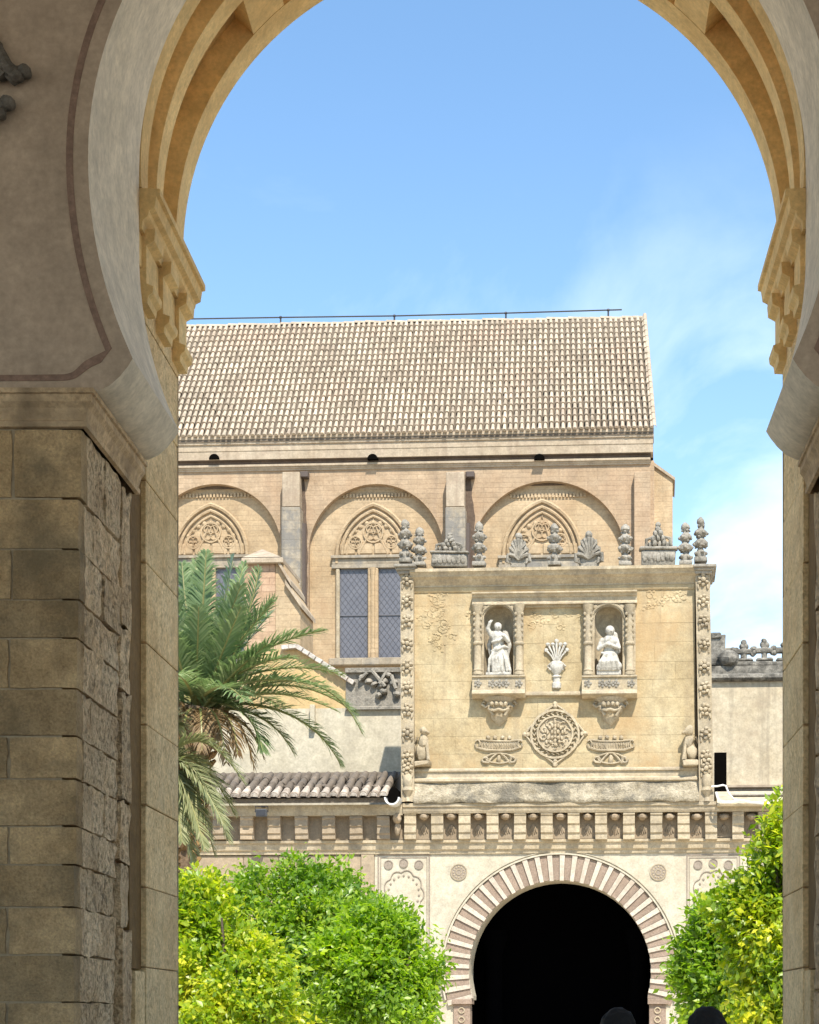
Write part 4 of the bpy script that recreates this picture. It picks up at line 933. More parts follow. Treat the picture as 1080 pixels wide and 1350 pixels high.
# base mouldings and the lichen covered ledge
mb = MB(); E.mold(mb, 546, 920, [(1012, -0.24), (1014, -0.26), (1016, -0.26), (1017, -0.22), (1024, -0.22), (1026, -0.27), (1029, -0.27), (1031, -0.22)], 0.2); mb.jit(.008, 1).build('base_moulding', 'carved', fr)
mb = MB(); n = 60; vs = []
u0 = E.at(546, 1040, -0.3)[0]; u1 = E.at(922, 1040, -0.3)[0]
rows = [(1031, -0.22), (1034, -0.24), (1042, -0.29), (1047, -0.34), (1051, -0.40), (1055, -0.42), (1057.5, -0.40), (1057.5, 0.2)]
for (y, v) in rows:
    z = E.at(733, y, v)[1]
    for i in range(n+1):
        u = u0+(u1-u0)*i/n; q = mnoise.noise(Vector((u*2.3, v*6, z*4))); vs.append((u, v+0.045*q, z+0.03*mnoise.noise(Vector((u*3+9, v*5, 2)))))
mb.add(vs, [(j*(n+1)+i, j*(n+1)+i+1, (j+1)*(n+1)+i+1, (j+1)*(n+1)+i) for j in range(len(rows)-1) for i in range(n)])
mb.build('mossy_ledge', 'lichen', fr, True, 60)
# finials along the top
def finial_spire(px, y0, y1, v=-0.30, seed=0):
    u, z0 = E.at(px, y1, v); h = E.at(px, y0, v)[1]-z0; mb = MB(); r = 0.11
    mb.box(u-r*1.25, u+r*1.25, v-r*1.25, v+r*1.25, z0, z0+h*.10, .01)
    mb.lathe([(r*.9, h*.10), (r*1.1, h*.2), (r*.6, h*.28), (r*.55, h*.32), (r*1.3, h*.36), (r*1.35, h*.46), (r*.7, h*.52), (r*.6, h*.56), (r*1.1, h*.60), (r*1.2, h*.70), (r*.55, h*.76), (r*.5, h*.80), (r*.9, h*.86), (r*.75, h*.94), (r*.2, h)], (u, v, z0), 10)
    for (zf, rr) in ((.41, 1.3), (.65, 1.15), (.2, 1.05)):
        for q in range(5): a = q*1.257+seed+zf*9; mb.ell((u+r*rr*math.cos(a), v+r*rr*math.sin(a), z0+h*zf), (r*.42, r*.42, h*.045), 6, 4)
    for (zf, rr) in ((.33, .9), (.57, .8), (.8, .7)):
        for q in range(4): a = q*1.571+seed*2+zf*5; mb.ell((u+r*rr*math.cos(a), v+r*rr*math.sin(a), z0+h*zf), (r*.3, r*.3, h*.03), 5, 4)
    mb.jit(0.022, 6, seed).build('finial', 'greystone', fr, True, 50)
for i, (px, y0, y1) in enumerate(((534.5, 684, 743), (553, 695, 747), (632, 688, 747), (731, 690, 747), (824.5, 691, 747), (904, 689, 746), (924, 682, 742))): finial_spire(px, y0, y1, -0.30 if i else -0.4, i+1)
def crest(xa, xb, y0, y1, mat, base=False, seed=0):
    v = -0.28; xm = (xa+xb)/2; u, z0 = E.at(xm, y1, v); w_ = (xb-xa)*k40/2; h = E.at(xm, y0, v)[1]-z0; mb = MB()
    if base:
        mb.box(u-w_, u+w_, v-.12, v+.1, z0, z0+h*.38, .02); mb.box(u-w_*1.12, u+w_*1.12, v-.16, v+.1, z0+h*.38, z0+h*.45, .02)
        for s_ in (-1, 1): mb.tube([(u+s_*w_*.75, v-.1, z0+h*.46), (u+s_*w_*.7, v-.1, z0+h*.62), (u+s_*w_*.4, v-.1, z0+h*.66), (u+s_*w_*.3, v-.1, z0+h*.5)], .04, 6)
        [mb.ell((u+w_*x_, v-.06-.04*(k % 2), z0+h*y_), (w_*.17, .09, h*.09), 6, 5) for k, (x_, y_) in enumerate(((-.5, .5), (-.22, .52), (.08, .5), (.36, .52), (.56, .48), (-.3, .62), (0, .64), (.28, .62), (-.14, .74), (.14, .74), (0, .84)))]
        mb.ell((u, v-.05, z0+h*.95), (.06, .06, h*.06), 6, 4)
        for q in range(7): mb.ell((u-w_*.8+q*w_*.27, v-.13, z0+h*.2), (.06, .04, .1), 5, 4)
    else:
        vs = []; n = 14
        for i in range(n+1):
            a = PI*i/n; rr = 1+0.08*math.cos(i*PI)
            vs.append((u+w_*rr*math.cos(a), z0+h*.28+h*.6*rr*math.sin(a)))
        poly = [(u+w_*.7, z0), *vs, (u-w_*.7, z0)]; mb.prism(poly, v-.05, v+.1)
        for i in range(9):
            a = PI*(i+.5)/9; mb.tube([(u, v-.07, z0+h*.2), (u+w_*.5*math.cos(a), v-.11, z0+h*.28+h*.28*math.sin(a)), (u+w_*.92*math.cos(a), v-.07, z0+h*.28+h*.55*math.sin(a))], [.02, .04, .05], 5)
        for s_ in (-1, 1): mb.tube([(u+s_*w_*1.05, v-.06, z0+h*.4), (u+s_*w_*1.1, v-.06, z0+h*.15), (u+s_*w_*.8, v-.06, z0+h*.1), (u+s_*w_*.85, v-.06, z0+h*.25)], .04, 6)
        mb.ell((u, v-.05, z0+h*.92), (.08, .07, h*.1), 6, 5)
    mb.jit(0.025, 5, seed).build('crest_ornament', mat, fr, True, 50)
crest(570, 616, 703, 748, 'greystone', True, 1); crest(671, 697, 704, 748, 'greystone', False, 2); crest(761, 792, 702, 748, 'greystone', False, 3); crest(846, 890, 690, 748, 'greystone', True, 4)

# ------------------------------------------------------------------ remeshed figures
def figure_mesh(name, mb, vox, mat, smooth_it=4):
    me = mb.mesh('tmp', None); o = bpy.data.objects.new('tmp', me); COL.objects.link(o)
    r_ = o.modifiers.new('r', 'REMESH'); r_.mode = 'VOXEL'; r_.voxel_size = vox
    s_ = o.modifiers.new('s', 'SMOOTH'); s_.iterations = smooth_it; s_.factor = 0.5
    bpy.context.view_layer.update(); dg = bpy.context.evaluated_depsgraph_get()
    r = bpy.data.meshes.new_from_object(o.evaluated_get(dg)); r.name = name
    bpy.data.objects.remove(o); r.materials.clear(); r.materials.append(MT[mat])
    r.polygons.foreach_set('use_smooth', [True]*len(r.polygons)); return r
# angel: standing in contrapposto, one arm raised, robe blown to one side; facing right
u, z = E.at(657.5, 891, -0.3); st = E.sub(u, -0.27).root('angel_statue', 'white marble angel in a swirling robe with one arm raised, in the left niche', 'statue'); st.location.z = z
mb = MB(); H = 1.2
mb.box(-.26, .26, -.14, .16, 0.0, .06)
mb.caps((-.06, 0, .12), (-.04, 0, .5), .10, .13); mb.caps((.08, -.02, .10), (.06, -.02, .52), .11, .13); mb.caps((-.2, 0, .08), (-.04, 0, .42), .06, .11); mb.caps((.2, 0, .1), (.1, 0, .5), .07, .1)
mb.caps((.02, -.01, .5), (.0, 0, .62), .145, .125); mb.caps((.0, 0, .62), (-.03, 0, .86), .12, .145); mb.caps((-.03, 0, .92), (-.02, -.03, 1.0), .05, .045)
mb.ell((-.01, -.05, 1.06), (.078, .09, .095), 10, 8); mb.ell((.02, -.14, 1.05), (.016, .03, .02), 6, 5); mb.ell((-.02, .0, 1.09), (.088, .09, .085), 8, 6)
mb.caps((.10, -.02, .88), (.2, -.10, .74), .055, .048); mb.caps((.2, -.10, .74), (.10, -.2, .84), .045, .035)
mb.caps((-.15, -.02, .88), (-.22, -.08, 1.02), .055, .045); mb.caps((-.22, -.08, 1.02), (-.17, -.12, 1.15), .042, .032)
for k in range(4): mb.caps((-.165+.012*k, -.12, 1.16), (-.17+.02*k, -.13, 1.205-.004*abs(k-1)), .010, .008, 6)
mb.caps((-.19, -.12, 1.15), (-.205, -.12, 1.175), .010, .008, 6)
for s_ in (-1, 1):       # folded wings
    mb.caps((.12*s_, .12, .95), (.21*s_, .13, .70), .07, .05); mb.caps((.21*s_, .13, .7), (.17*s_, .13, .42), .055, .025)
for k in range(9):       # deep drapery folds
    x = -.2+.05*k; mb.tube([(x*.35, -.13, .60), (x*.9+.02*math.sin(k*2), -.15-.02*(k % 2), .34), (x+.05*math.sin(k), -.13, .08)], [.02, .033, .028], 6)
mb.tube([(-.15, -.1, .52), (-.02, -.17, .56), (.12, -.14, .62), (.2, -.05, .6)], [.03, .045, .04, .03], 6); mb.tube([(-.14, -.1, .72), (0, -.16, .74), (.12, -.1, .8)], .028, 6)
so_ = link('statue_body', figure_mesh('statue_body', mb, 0.012, 'marble', 2), st); so_.scale = (1.06, 1.0, 1.0)
# kneeling woman with crossed arms
u, z = E.at(803, 891, -0.3); st = E.sub(u, -0.27).root('kneeling_statue', 'white marble veiled woman kneeling with arms folded, in the right niche', 'statue'); st.location.z = z
mb = MB(); mb.box(-.25, .25, -.14, .16, 0, .10)
mb.caps((-.14, 0, .18), (.02, 0, .3), .13, .16); mb.caps((.14, -.02, .16), (.04, -.02, .42), .12, .14); mb.caps((-.1, -.1, .2), (.16, -.1, .2), .11, .11); mb.caps((0, 0, .4), (.0, 0, .56), .15, .125); mb.caps((0, 0, .58), (.01, 0, .76), .12, .14)
mb.caps((.01, -.01, .82), (.02, -.04, .90), .05, .045); mb.ell((.03, -.06, .97), (.076, .088, .095), 10, 8); mb.ell((.05, -.15, .955), (.015, .028, .02), 6, 5); mb.ell((.02, -.01, .99), (.10, .10, .11), 10, 8)
mb.caps((.12, .02, .9), (.16, .06, .55), .06, .08)
mb.caps((-.14, -.02, .78), (-.21, -.08, .58), .055, .05); mb.caps((-.21, -.08, .58), (-.03, -.17, .68), .045, .035); mb.caps((.15, -.02, .78), (.20, -.08, .6), .055, .05); mb.caps((.20, -.08, .6), (.02, -.18, .65), .045, .035)
for k in range(4): mb.caps((-.02+.0*k, -.18, .675+.014*k), (.05, -.19, .69+.016*k), .009, .007, 6); mb.caps((.01, -.19, .64+.013*k), (-.06, -.19, .65+.015*k), .009, .007, 6)
for k in range(8):
    x = -.2+.055*k; mb.tube([(x*.4, -.13, .48), (x*.9, -.2-.02*(k % 2), .28), (x*1.05, -.15, .10)], [.02, .034, .03], 6)
mb.tube([(-.16, -.06, .5), (-.02, -.15, .44), (.14, -.16, .36), (.2, -.1, .25)], .035, 6)
so_ = link('statue_body', figure_mesh('statue_body', mb, 0.012, 'marble', 2), st); so_.scale = (1.06, 1.0, 1.0)

# ------------------------------------------------------------------ white building left of the frontispiece
Wf = Frame((400-CX)*44/FPX, 44.0, TH)
wb = Wf.root('whitewashed_building', 'low whitewashed building with a grey carved parapet behind the left tiled eave', 'building')
mb = MB(); Wf.box(mb, 90, 935, 530, 1075, 0, 5, 0); mb.build('wall', 'white', wb)
mb = MB(); Wf.mold(mb, 455, 530, [(880, -0.14), (886, -0.14), (887, -0.04), (931, -0.04), (932, -0.10), (935, -0.10)], 4.0); mb.build('grey_parapet', 'greystone', wb)
mb = MB()
for (x, y) in ((478, 893), (486, 898), (494, 902), (503, 905), (508, 898), (512, 890), (506, 912), (499, 917), (520, 900), (524, 915)):
    u, z = Wf.at(x, y, -0.08); mb.ell((u, -.08, z), (.10, .10, .07), 7, 5, Matrix.Rotation(random.uniform(-.6, .6), 3, 'Y'))
for a, b_ in (((474, 897), (484, 887)), ((490, 884), (508, 905)), ((511, 883), (500, 902)), ((516, 890), (522, 908))):
    mb.tube([(*Wf.at(a[0], a[1], -.1)[:1], -.1, Wf.at(a[0], a[1], -.1)[1]), (Wf.at(b_[0], b_[1], -.15)[0], -.15, Wf.at(b_[0], b_[1], -.15)[1])], .045, 6)
mb.jit(.03, 5).build('parapet_carving', 'greystone', wb, True)
# ochre gable with its pale coping, sloping down to the right
mb = MB(); pts = [Wf.at(*p, 0.2) for p in ((330, 948), (330, 868), (372, 857), (392, 857), (466, 903), (466, 948))]; mb.prism(pts, 0.006, 3); mb.build('ochre_gable', 'ochre', wb)
cp = chamfer_mesh('coping_tile', 'tile_end', .08, .04, 3)
pa = [Wf.at(x, y, 0.0) for x, y in ((372, 855), (392, 853), (468, 902))]
for (p, q), n in (((pa[0], pa[1]), 2), ((pa[1], pa[2]), 9)):
    a = math.atan2(q[1]-p[1], q[0]-p[0]); l_ = math.hypot(q[0]-p[0], q[1]-p[1])/n
    for i in range(n):
        f = (i+.5)/n; piece('coping_tile', cp, wb, (p[0]+(q[0]-p[0])*f, 0.1, p[1]+(q[1]-p[1])*f), (l_*1.0, .5, .11), (0, -a+random.uniform(-.05, .05), 0))
mb = MB(); u, z = Wf.at(412, 962, -.1); mb.box(u-.06, u+.06, -.14, -.004, z, z+.6, .01); mb.build('wall_pier', 'white', wb)
mb = MB(); Wf.mold(mb, 90, 530, [(1032, -0.10), (1036, -0.10), (1038, -0.05)], 0.5); mb.build('wall_ledge', 'tile_low', wb)

# ------------------------------------------------------------------ right: crested parapet wall, its doorway and roof ledge
Pf = Frame((985-CX)*46/FPX, 46.0, TH)
pw = Pf.root('crested_wall', 'stained cream wall with a grey crest of small merlons on the right', 'wall')
mb = MB(); Pf.box(mb, 938, 896, 1200, 1075, 0, 1.0, 0); mb.build('wall', 'stainwall', pw)
mb = MB(); Pf.mold(mb, 936, 1200, [(876, -0.02), (886, -0.03), (888, -0.12), (892, -0.14), (895, -0.10), (897, -0.04)], 0.9); mb.jit(.03, 1.5).build('grey_coping', 'crest', pw)
mb = MB(); Pf.box(mb, 936, 838, 957, 877, 0.05, 0.8, .03); Pf.box(mb, 953, 852, 975, 877, 0.15, 0.7, .03); Pf.box(mb, 938, 833, 951, 840, 0.0, 0.9, .03)
u, z = Pf.at(960, 868, 0); mb.ell((u, .0, z), (.28, .2, .22), 8, 6); mb.jit(.07, 4).build('broken_merlon', 'crest', pw)
def fleur(px, yb, yt, seed):
    mb = MB(); u, z0 = Pf.at(px, yb, .2); h = Pf.at(px, yt, .2)[1]-z0
    mb.box(u-.34, u+.34, .0, .35, z0, z0+h*.2, .03); mb.box(u-.22, u+.22, .05, .32, z0+h*.2, z0+h*.36, .04); mb.tube([(u, .2, z0+h*.3), (u, .2, z0+h*.9)], .075, 7)
    mb.tube([(u-.2, .2, z0+h*.66), (u+.2, .2, z0+h*.66)], .075, 7)
    for (x_, z_) in ((-.24, .66), (.24, .66), (0, .92)):
        for q in range(3): a = q*2.1+(1.57 if x_ == 0 else 0); mb.ell((u+x_+.05*math.cos(a), .2, z0+h*z_+.06*math.sin(a)), (.075, .08, .075), 6, 5)
    mb.ell((u, .2, z0+h*.66), (.12, .1, .12), 7, 5)
    mb.jit(.03, 4, seed).build('merlon', 'crest', pw, True)
for i, px in enumerate((981, 1008, 1035, 1062, 1089)): fleur(px, 880, 846+2*(i == 0), i)
mb = MB(); Pf.box(mb, 942, 992, 958, 1060, -0.02, 0.4, 0); mb.build('doorway_opening', 'hole', pw)
mb = MB(); Pf.mold(mb, 958, 1200, [(1034, -0.3), (1037, -0.3), (1038, -0.2), (1044, -0.25)], 0.2); mb.build('wall_base_moulding', 'cornice', pw)
re = E.root('right_roof_ledge', 'pale stepped roof ledge with loose cables right of the frontispiece', 'roof')
mb = MB(); E.mold(mb, 946, 1300, [(1042, 0.8), (1046, 0.3), (1050, 0.0), (1053, -0.45), (1058, -0.52), (1061, -0.50)], 1.2); mb.jit(.02, 1.4).build('ledge', 'stainwall', re)
mb = MB(); E.mold(mb, 965, 1300, [(1045.5, 0.05), (1047, 0.0), (1048.5, 0.02)], 0.4); mb.build('ledge_step', 'greystone', re)
mb = MB(); pts = [E.at(x, y, -.45) for x, y in ((938, 1037), (946, 1036.5), (953, 1035), (957, 1036), (961, 1046), (968, 1054), (982, 1056))]; mb.tube([(a, -.45, b_) for a, b_ in pts], .02, 6); mb.build('loose_cable', 'gutter', re)
mb = MB(); pts = [E.at(x, y, -.58) for x, y in ((944, 1044), (946, 1052), (952, 1058), (964, 1058), (975, 1055), (990, 1058), (1015, 1060))]; mb.tube([(a, -.58, b_) for a, b_ in pts], .026, 5); mb.build('drain_pipe', 'gutter', re)

# ------------------------------------------------------------------ cathedral nave behind
Nf = Frame(0.0, 62.0, TH)
nv = Nf.root('cathedral_nave', 'tall sandstone nave with arched bays and a long barrel tiled roof rising behind', 'church')
k62 = 62/FPX
xR = 858
def u62(px, py=700, v=0): return Nf.at(px, py, v)[0]
def z62(py, px=560, v=0): return Nf.at(px, py, v)[1]
bays = [(66, 90), (283, 90), (495.5, 90), (722, 103)]
ztop = z62(608); 
# outer arcade skin with round arches, bay by bay
zb_ = 0.0
mb = MB(); edges = [u62(-80), u62(174), u62(384), u62(601), u62(xR)]
for (bx_, r_), e0, e1 in zip(bays, edges[:-1], edges[1:]):
    uc_ = u62(bx_); rr = r_*k62*1.0; zs = z62(638 if r_ == 90 else 634, bx_)-rr
    pr = [(rr, 0.0), (rr, zs)]+[(rr*math.cos(PI/2*i/20), zs+rr*math.sin(PI/2*i/20)) for i in range(1, 21)]
    strips(mb, pr, 0.0, e0, e1, ztop, uc_)
    for sg in (-1, 1):
        n = len(pr); mb.add([(uc_+sg*h, 0, z) for h, z in pr]+[(uc_+sg*h, 0.26, z) for h, z in pr], [(i, i+1, n+i+1, n+i) for i in range(n-1)])
ue = u62(xR); mb.add([(ue, 0, 0), (ue, 13, 0), (ue, 13, ztop), (ue, 0, ztop)], [(0, 1, 2, 3)])
mb.build('arcade_wall', 'nave', nv)
mb = MB()
for (bx_, r_), e0, e1 in zip(bays, edges[:-1], edges[1:]): mb.add([(e0, .26, 0), (e1, .26, 0), (e1, .26, ztop), (e0, .26, ztop)], [(0, 1, 2, 3)])
mb.build('bay_back_wall', 'nave2', nv)
for bi, ((bx_, r_), big) in enumerate(zip(bays, (0, 0, 0, 1))):
    uc_ = Nf.at(bx_ if not big else 716, 700, .75)[0]; 
    # archivolt band round the outer arch
    # window: pointed moulding, tracery tympanum, lintel, two lights
    wn = bpy.data.objects.new('window', None); COL.objects.link(wn); wn.parent = nv; wn.location = (0, -0.49, 0)
    hw_ = 49*k62 if not big else 51*k62; zsp = z62(736, bx_, .75); zap = z62(671 if not big else 666, bx_, .75)
    def pointed(w_, top, n=14):
        h = top-zsp; Rr = (w_*w_+h*h)/(2*w_)
        p = []
        a1_ = math.asin(min(1, h/Rr))
        for i in range(n+1):
            a = a1_*i/n; p.append((w_-Rr+Rr*math.cos(a), zsp+Rr*math.sin(a)))
        return p
    for k, (off, rad, vv) in enumerate(((0, .075, .70), (-.18, .055, .70), (-.34, .045, .72))):
        mb = MB(); p = pointed(hw_+off, zap+off*1.15)
        pts = [(uc_+x, vv, z) for x, z in p]+[(uc_-x, vv, z) for x, z in reversed(p[:-1])]
        if k == 0: pts = [(uc_+hw_+off, vv, zsp-.3)]+pts+[(uc_-hw_-off, vv, zsp-.3)]
        mb.tube(pts, rad, 6); mb.build('pointed_moulding', 'nave2', wn, True)
    mb = MB(); 
    cz_ = (zsp+zap)/2-.15
    for (dx, dz, r0) in ((0, .05, .36), (-.62, -.28, .24), (.62, -.28, .24)):
        ring(mb, r0-.05, r0, 0, 2*PI, .69, .76, uc_+dx, cz_+dz, 18)
        for q in range(4): ring(mb, r0*.30, r0*.40, 0, 2*PI, .70, .76, uc_+dx+r0*.45*math.cos(q*PI/2+.78), cz_+dz+r0*.45*math.sin(q*PI/2+.78), 10)
    mb.tube([(uc_-.5, .72, zsp), (uc_-.25, .72, cz_-.2), (uc_, .72, zap-.5), (uc_+.25, .72, cz_-.2), (uc_+.5, .72, zsp)], .035, 5)
    for q in range(10): a = R(20+14*q); mb.ell((uc_+.95*math.cos(a), .73, zsp+.05+1.05*math.sin(a)), (.09, .05, .09), 6, 4)
    mb.build('tracery', 'nave2', wn, True, 40)
    for q in range(4):                                     # carved panels under the tympanum
        mb = MB(); xa = uc_-hw_+.06+q*(2*hw_-.12)/4; mb.box(xa+.03, xa+(2*hw_-.12)/4-.03, .70, .8, z62(735, bx_, .7), z62(721, bx_, .7), .03); mb.build('tracery_panel', 'nave2', wn)
    mb = MB()
    for (ya, yb, pj) in ((737, 741, .14), (741, 749, .06), (749, 754, .10)): mb.box(uc_-hw_-.12-pj*.5, uc_+hw_+.12+pj*.5, .75-pj-.04, .9, z62(yb, bx_, .7), z62(ya, bx_, .7)-.004, .01)
    mb.build('lintel', 'butt', wn)
    zt_, zb2 = z62(754, bx_, .7), z62(872, bx_, .7); gw = .18; hw2 = 45*k62
    mb = MB(); mb.box(uc_-gw, uc_+gw, .60, .9, zb2, zt_, .03); mb.lathe([(.1, 0), (.1, .2), (.075, .3), (.075, zt_-zb2-.4), (.11, zt_-zb2)], (uc_, .6, zb2), 8)
    mb.build('mullion', 'nave2', wn)
    for sg in (-1, 1):
        xa, xb = (uc_-hw2, uc_-gw) if sg < 0 else (uc_+gw, uc_+hw2)
        mb = MB(); mb.box(xa, xb, .735, .745, zb2, zt_, 0); mb.build('pane', 'glass', wn)
        mb = MB()
        for q in range(-9, 15):                          # lead lattice
            for s_ in (-1, 1):
                x0_ = xa if s_ > 0 else xb; pts_ = []
                w_ = xb-xa; zs_ = zb2+q*.26
                z0_, z1_ = zs_, zs_+w_*1.3
                if z1_ < zb2 or z0_ > zt_: continue
                f0 = max(0, (zb2-z0_)/(z1_-z0_)); f1 = min(1, (zt_-z0_)/(z1_-z0_))
                if f1 <= f0: continue
                X = lambda f: x0_+s_*w_*f
                mb.tube([(X(f0), .728, z0_+(z1_-z0_)*f0), (X(f1), .728, z0_+(z1_-z0_)*f1)], .006, 4, False)
        zc_ = z62(815, bx_, .7); mb.box(xa, xb, .70, .73, zc_-.02, zc_+.02)
        mb.build('lead_lattice', 'lead', wn)
        mb = MB(); xo = uc_+sg*hw2; mb.box(min(xo, xo+sg*.13), max(xo, xo+sg*.13), .62, .9, zb2, zt_, .03); mb.build('window_jamb', 'carved', wn)
    mb = MB(); mb.box(uc_-hw_-.25, uc_+hw_+.25, .48, .95, z62(881, bx_, .6), zb2-.002, .03); mb.build('sill', 'butt', wn)
    # slot under the arch crown and a toothed course
    uo = u62(bx_); 
    mb = MB(); zsl = z62(649 if not big else 644, bx_, .7); mb.box(uo-(.85 if bi in (0, 1) else .6), uo+(.85 if bi in (0, 1) else .6), .245, .31, zsl-.03, zsl+(.14 if bi in (0, 1) else .07)); mb.build('crown_slot', 'stainband' if bi != 2 else 'cornice', nv)
    mb = MB()
    for q in range(22): mb.box(uo-1.3+q*.12, uo-1.3+q*.12+.07, .20, .29, z62(661, bx_, .7), z62(656, bx_, .7))
    mb.build('toothed_course', 'nave2', nv)
# cornice bands
def band(name, mat, prof_, vb=0.4, xa=-80, xb=None):
    mb = MB(); xb = xb or xR
    Nf.mold(mb, xa, xb, prof_, vb); mb.build(name, mat, nv)
band('eave_fillet', 'cornice', [(573, -0.37), (577, -0.37), (578, -0.34), (584, -0.32), (585, -0.30)], xb=862)
band('upper_cornice', 'cornice', [(585.3, -0.27), (593, -0.27), (594, -0.25), (604.5, -0.24)], xb=861)
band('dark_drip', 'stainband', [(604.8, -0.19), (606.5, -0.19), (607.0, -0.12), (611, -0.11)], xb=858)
band('lower_cornice', 'cornice', [(611.3, -0.15), (614, -0.15), (614.5, -0.10), (617, -0.09), (618, -0.06), (620, -0.05)], xb=857.5)
for (px, py) in ((282, 605), (491, 604), (711, 600), (74, 606)):
    mb = MB(); u, z = Nf.at(px, 604, -.33); mb.prism([(u+7*k62*math.cos(PI*i/10), z-.02+7*k62*math.sin(PI*i/10)*1.0) for i in range(11)], -.30, .2); mb.build('gutter_hole', 'hole', nv)
# buttresses, drainpipe streaks
for (xa, xb, sa, sb, yb) in ((372, 395, 397, 406, 830), (588, 612, 613.5, 627, 780), (156, 178, 180, 188, 830)):
    mb = MB(); Nf.box(mb, xa, 622, xb, 668, -0.45, 0.0, .02); mb.build('buttress_head', 'cornice', nv)
    mb = MB(); Nf.box(mb, xa-1, 668.3, xb+1, 950, -0.55, 0.0, .03); mb.jit(.03, .6).build('buttress', 'butt', nv)
    mb = MB(); n = 30; vs = []
    for i in range(n+1):
        y = 622+(yb-622)*i/n; f = 0.45+0.5*min(1, i/12)+0.14*mnoise.noise(Vector((i*.4, xa, 0)))
        ua, ub = Nf.at(sa, y, -.006)[0], Nf.at(sa+(sb-sa)*f, y, -.006)[0]; z = Nf.at(sa, y, -.006)[1]
        vs += [(ua, -.012, z), (ub, -.012, z)]
    mb.add(vs, [(2*i, 2*i+1, 2*i+3, 2*i+2) for i in range(n)]); mb.build('damp_streak', 'stainband', nv)
    mb = MB(); u, z = Nf.at((sa+sb)/2, 626, -.2); mb.box(u-.14, u+.14, -.3, 0, z-.1, z+.1, .02); mb.build('rainwater_head', 'pipe', nv)
    mb = MB(); u1_, z1_ = Nf.at(sa+3, 690, -.15); z2_ = Nf.at(sa+3, yb, -.15)[1]; mb.tube([(u1_, -.12, z1_), (u1_, -.12, z2_)], .10, 7); mb.build('drainpipe', 'pipe', nv, True)
mb = MB(); Nf.box(mb, 836, 622, 857.5, 900, -0.30, 0.0, .02); mb.build('corner_buttress', 'nave', nv)
# octagonal stair turret at the right corner
mb = MB(); pa_ = [Nf.at(x, y, .7) for x, y in ((862, 614), (887, 632), (887, 900))]; mb.prism([(pa_[0][0], 0), pa_[0], pa_[1], (pa_[1][0], 0)], .7, 2.6); mb.build('end_buttress', 'nave2', nv)
mb = MB(); mb.prism([(pa_[0][0]-.05, pa_[0][1]+.02), (pa_[1][0]+.08, pa_[1][1]-.06), (pa_[1][0]+.08, pa_[1][1]+.04), (pa_[0][0]-.05, pa_[0][1]+.14)], .62, 2.7); mb.build('buttress_slope', 'cornice', nv)
mb = MB(); u0_, z0_ = Nf.at(838, 608, .5); mb.box(ue-.3, ue+.12, .03, 6, 0, z62(612), .02); mb.build('end_pier', 'nave', nv)
# roof: bed, barrel tiles, ridge and verge tiles
VE, VR = -0.40, 5.75; SH = 0.37
sag = lambda u, t_: 0.05*mnoise.noise(Vector((u*.25, t_*.4, 3)))
uE0 = u62(-80); uE1 = Nf.at(863, 570, VE)[0]
zE = Nf.at(560, 571, VE)[1]; zR = Nf.at(560, 424.5, VR)[1]
mb = MB(); mb.add([(uE0, VE+.05, zE-.05), (uE1-.05, VE+.05, zE-.05), (uE1-.05-SH, VR, zR+.02), (uE0, VR, zR+.02), (uE0, 2*VR-VE, zE-.05), (uE1-.05, 2*VR-VE, zE-.05), (uE0, VE+.05, zE-.16), (uE1-.05, VE+.05, zE-.16)], [(0, 1, 2, 3), (3, 2, 5, 4), (0, 1, 7, 6), (1, 2, 5)])
mb.build('roof_bed', 'roofbed', nv)
sl_len = math.hypot(VR-VE, zR-zE); d_ = Vector((0, (VR-VE)/sl_len, (zR-zE)/sl_len)); nn = Vector((0, -d_.z, d_.y))
pitch = 7.75*k62; rows = 19; rl = sl_len/rows; ncol = int((uE1-uE0)/pitch); ns = 6
vs = []; fs = []
for c_ in range(ncol+1):
    u = uE1-.08-c_*pitch; 
    for r_ in range(rows):
        ju = random.uniform(-.012, .012); jd = random.uniform(-.02, .02); lift = random.uniform(0, .012); o = len(vs)
        for (s_, rad, up) in ((r_*rl-.03+jd, .072, .045+lift), (r_*rl+rl*1.06+jd, .052, .008+lift)):
            p = Vector((u+ju-SH*s_/sl_len, VE, zE))+d_*s_+nn*(up+sag(u, s_))
            for i in range(ns+1):
                a = PI*i/ns; q = p+Vector((rad*math.cos(a), 0, 0))+nn*(rad*math.sin(a)*1.0); vs.append(tuple(q))
        p = Vector((u+ju-SH*r_/rows, VE, zE))+d_*(r_*rl-.03+jd)+nn*sag(u, r_*rl)
        for i in range(ns): fs.append((o+i, o+i+1, o+ns+2+i, o+ns+1+i))
        b_ = len(vs); vs.append(tuple(p+nn*.03))
        for i in range(ns): fs.append((o+i+1, o+i, b_))
me = bpy.data.meshes.new('roof_tiles'); me.from_pydata(vs, [], fs); me.materials.append(MT['tile']); me.polygons.foreach_set('use_smooth', [True]*len(me.polygons)); me.set_sharp_from_angle(angle=R(50))
o_ = link('roof_tiles', me, nv, 'stuff')
rt = half_tile('ridge_tile', 'tile', .42, .11, .09)
for i in range(int((uE1-SH-uE0)/.40)):
    piece('ridge_tile', rt, nv, (uE0+i*.40, VR, zR-.03+random.uniform(-.02, .025)+sag(uE0+i*.4, 9)), (1, 1, 1), (0, 0, -PI/2+random.uniform(-.04, .04)))
ang = math.atan2(d_.z, d_.y)
for i in range(rows):
    p = Vector((uE1-.02-SH*i/rows, VE, zE))+d_*(i*rl)+nn*.05; piece('verge_tile', rt, nv, p, (.8, 1.25, .8), (ang, 0, 0))
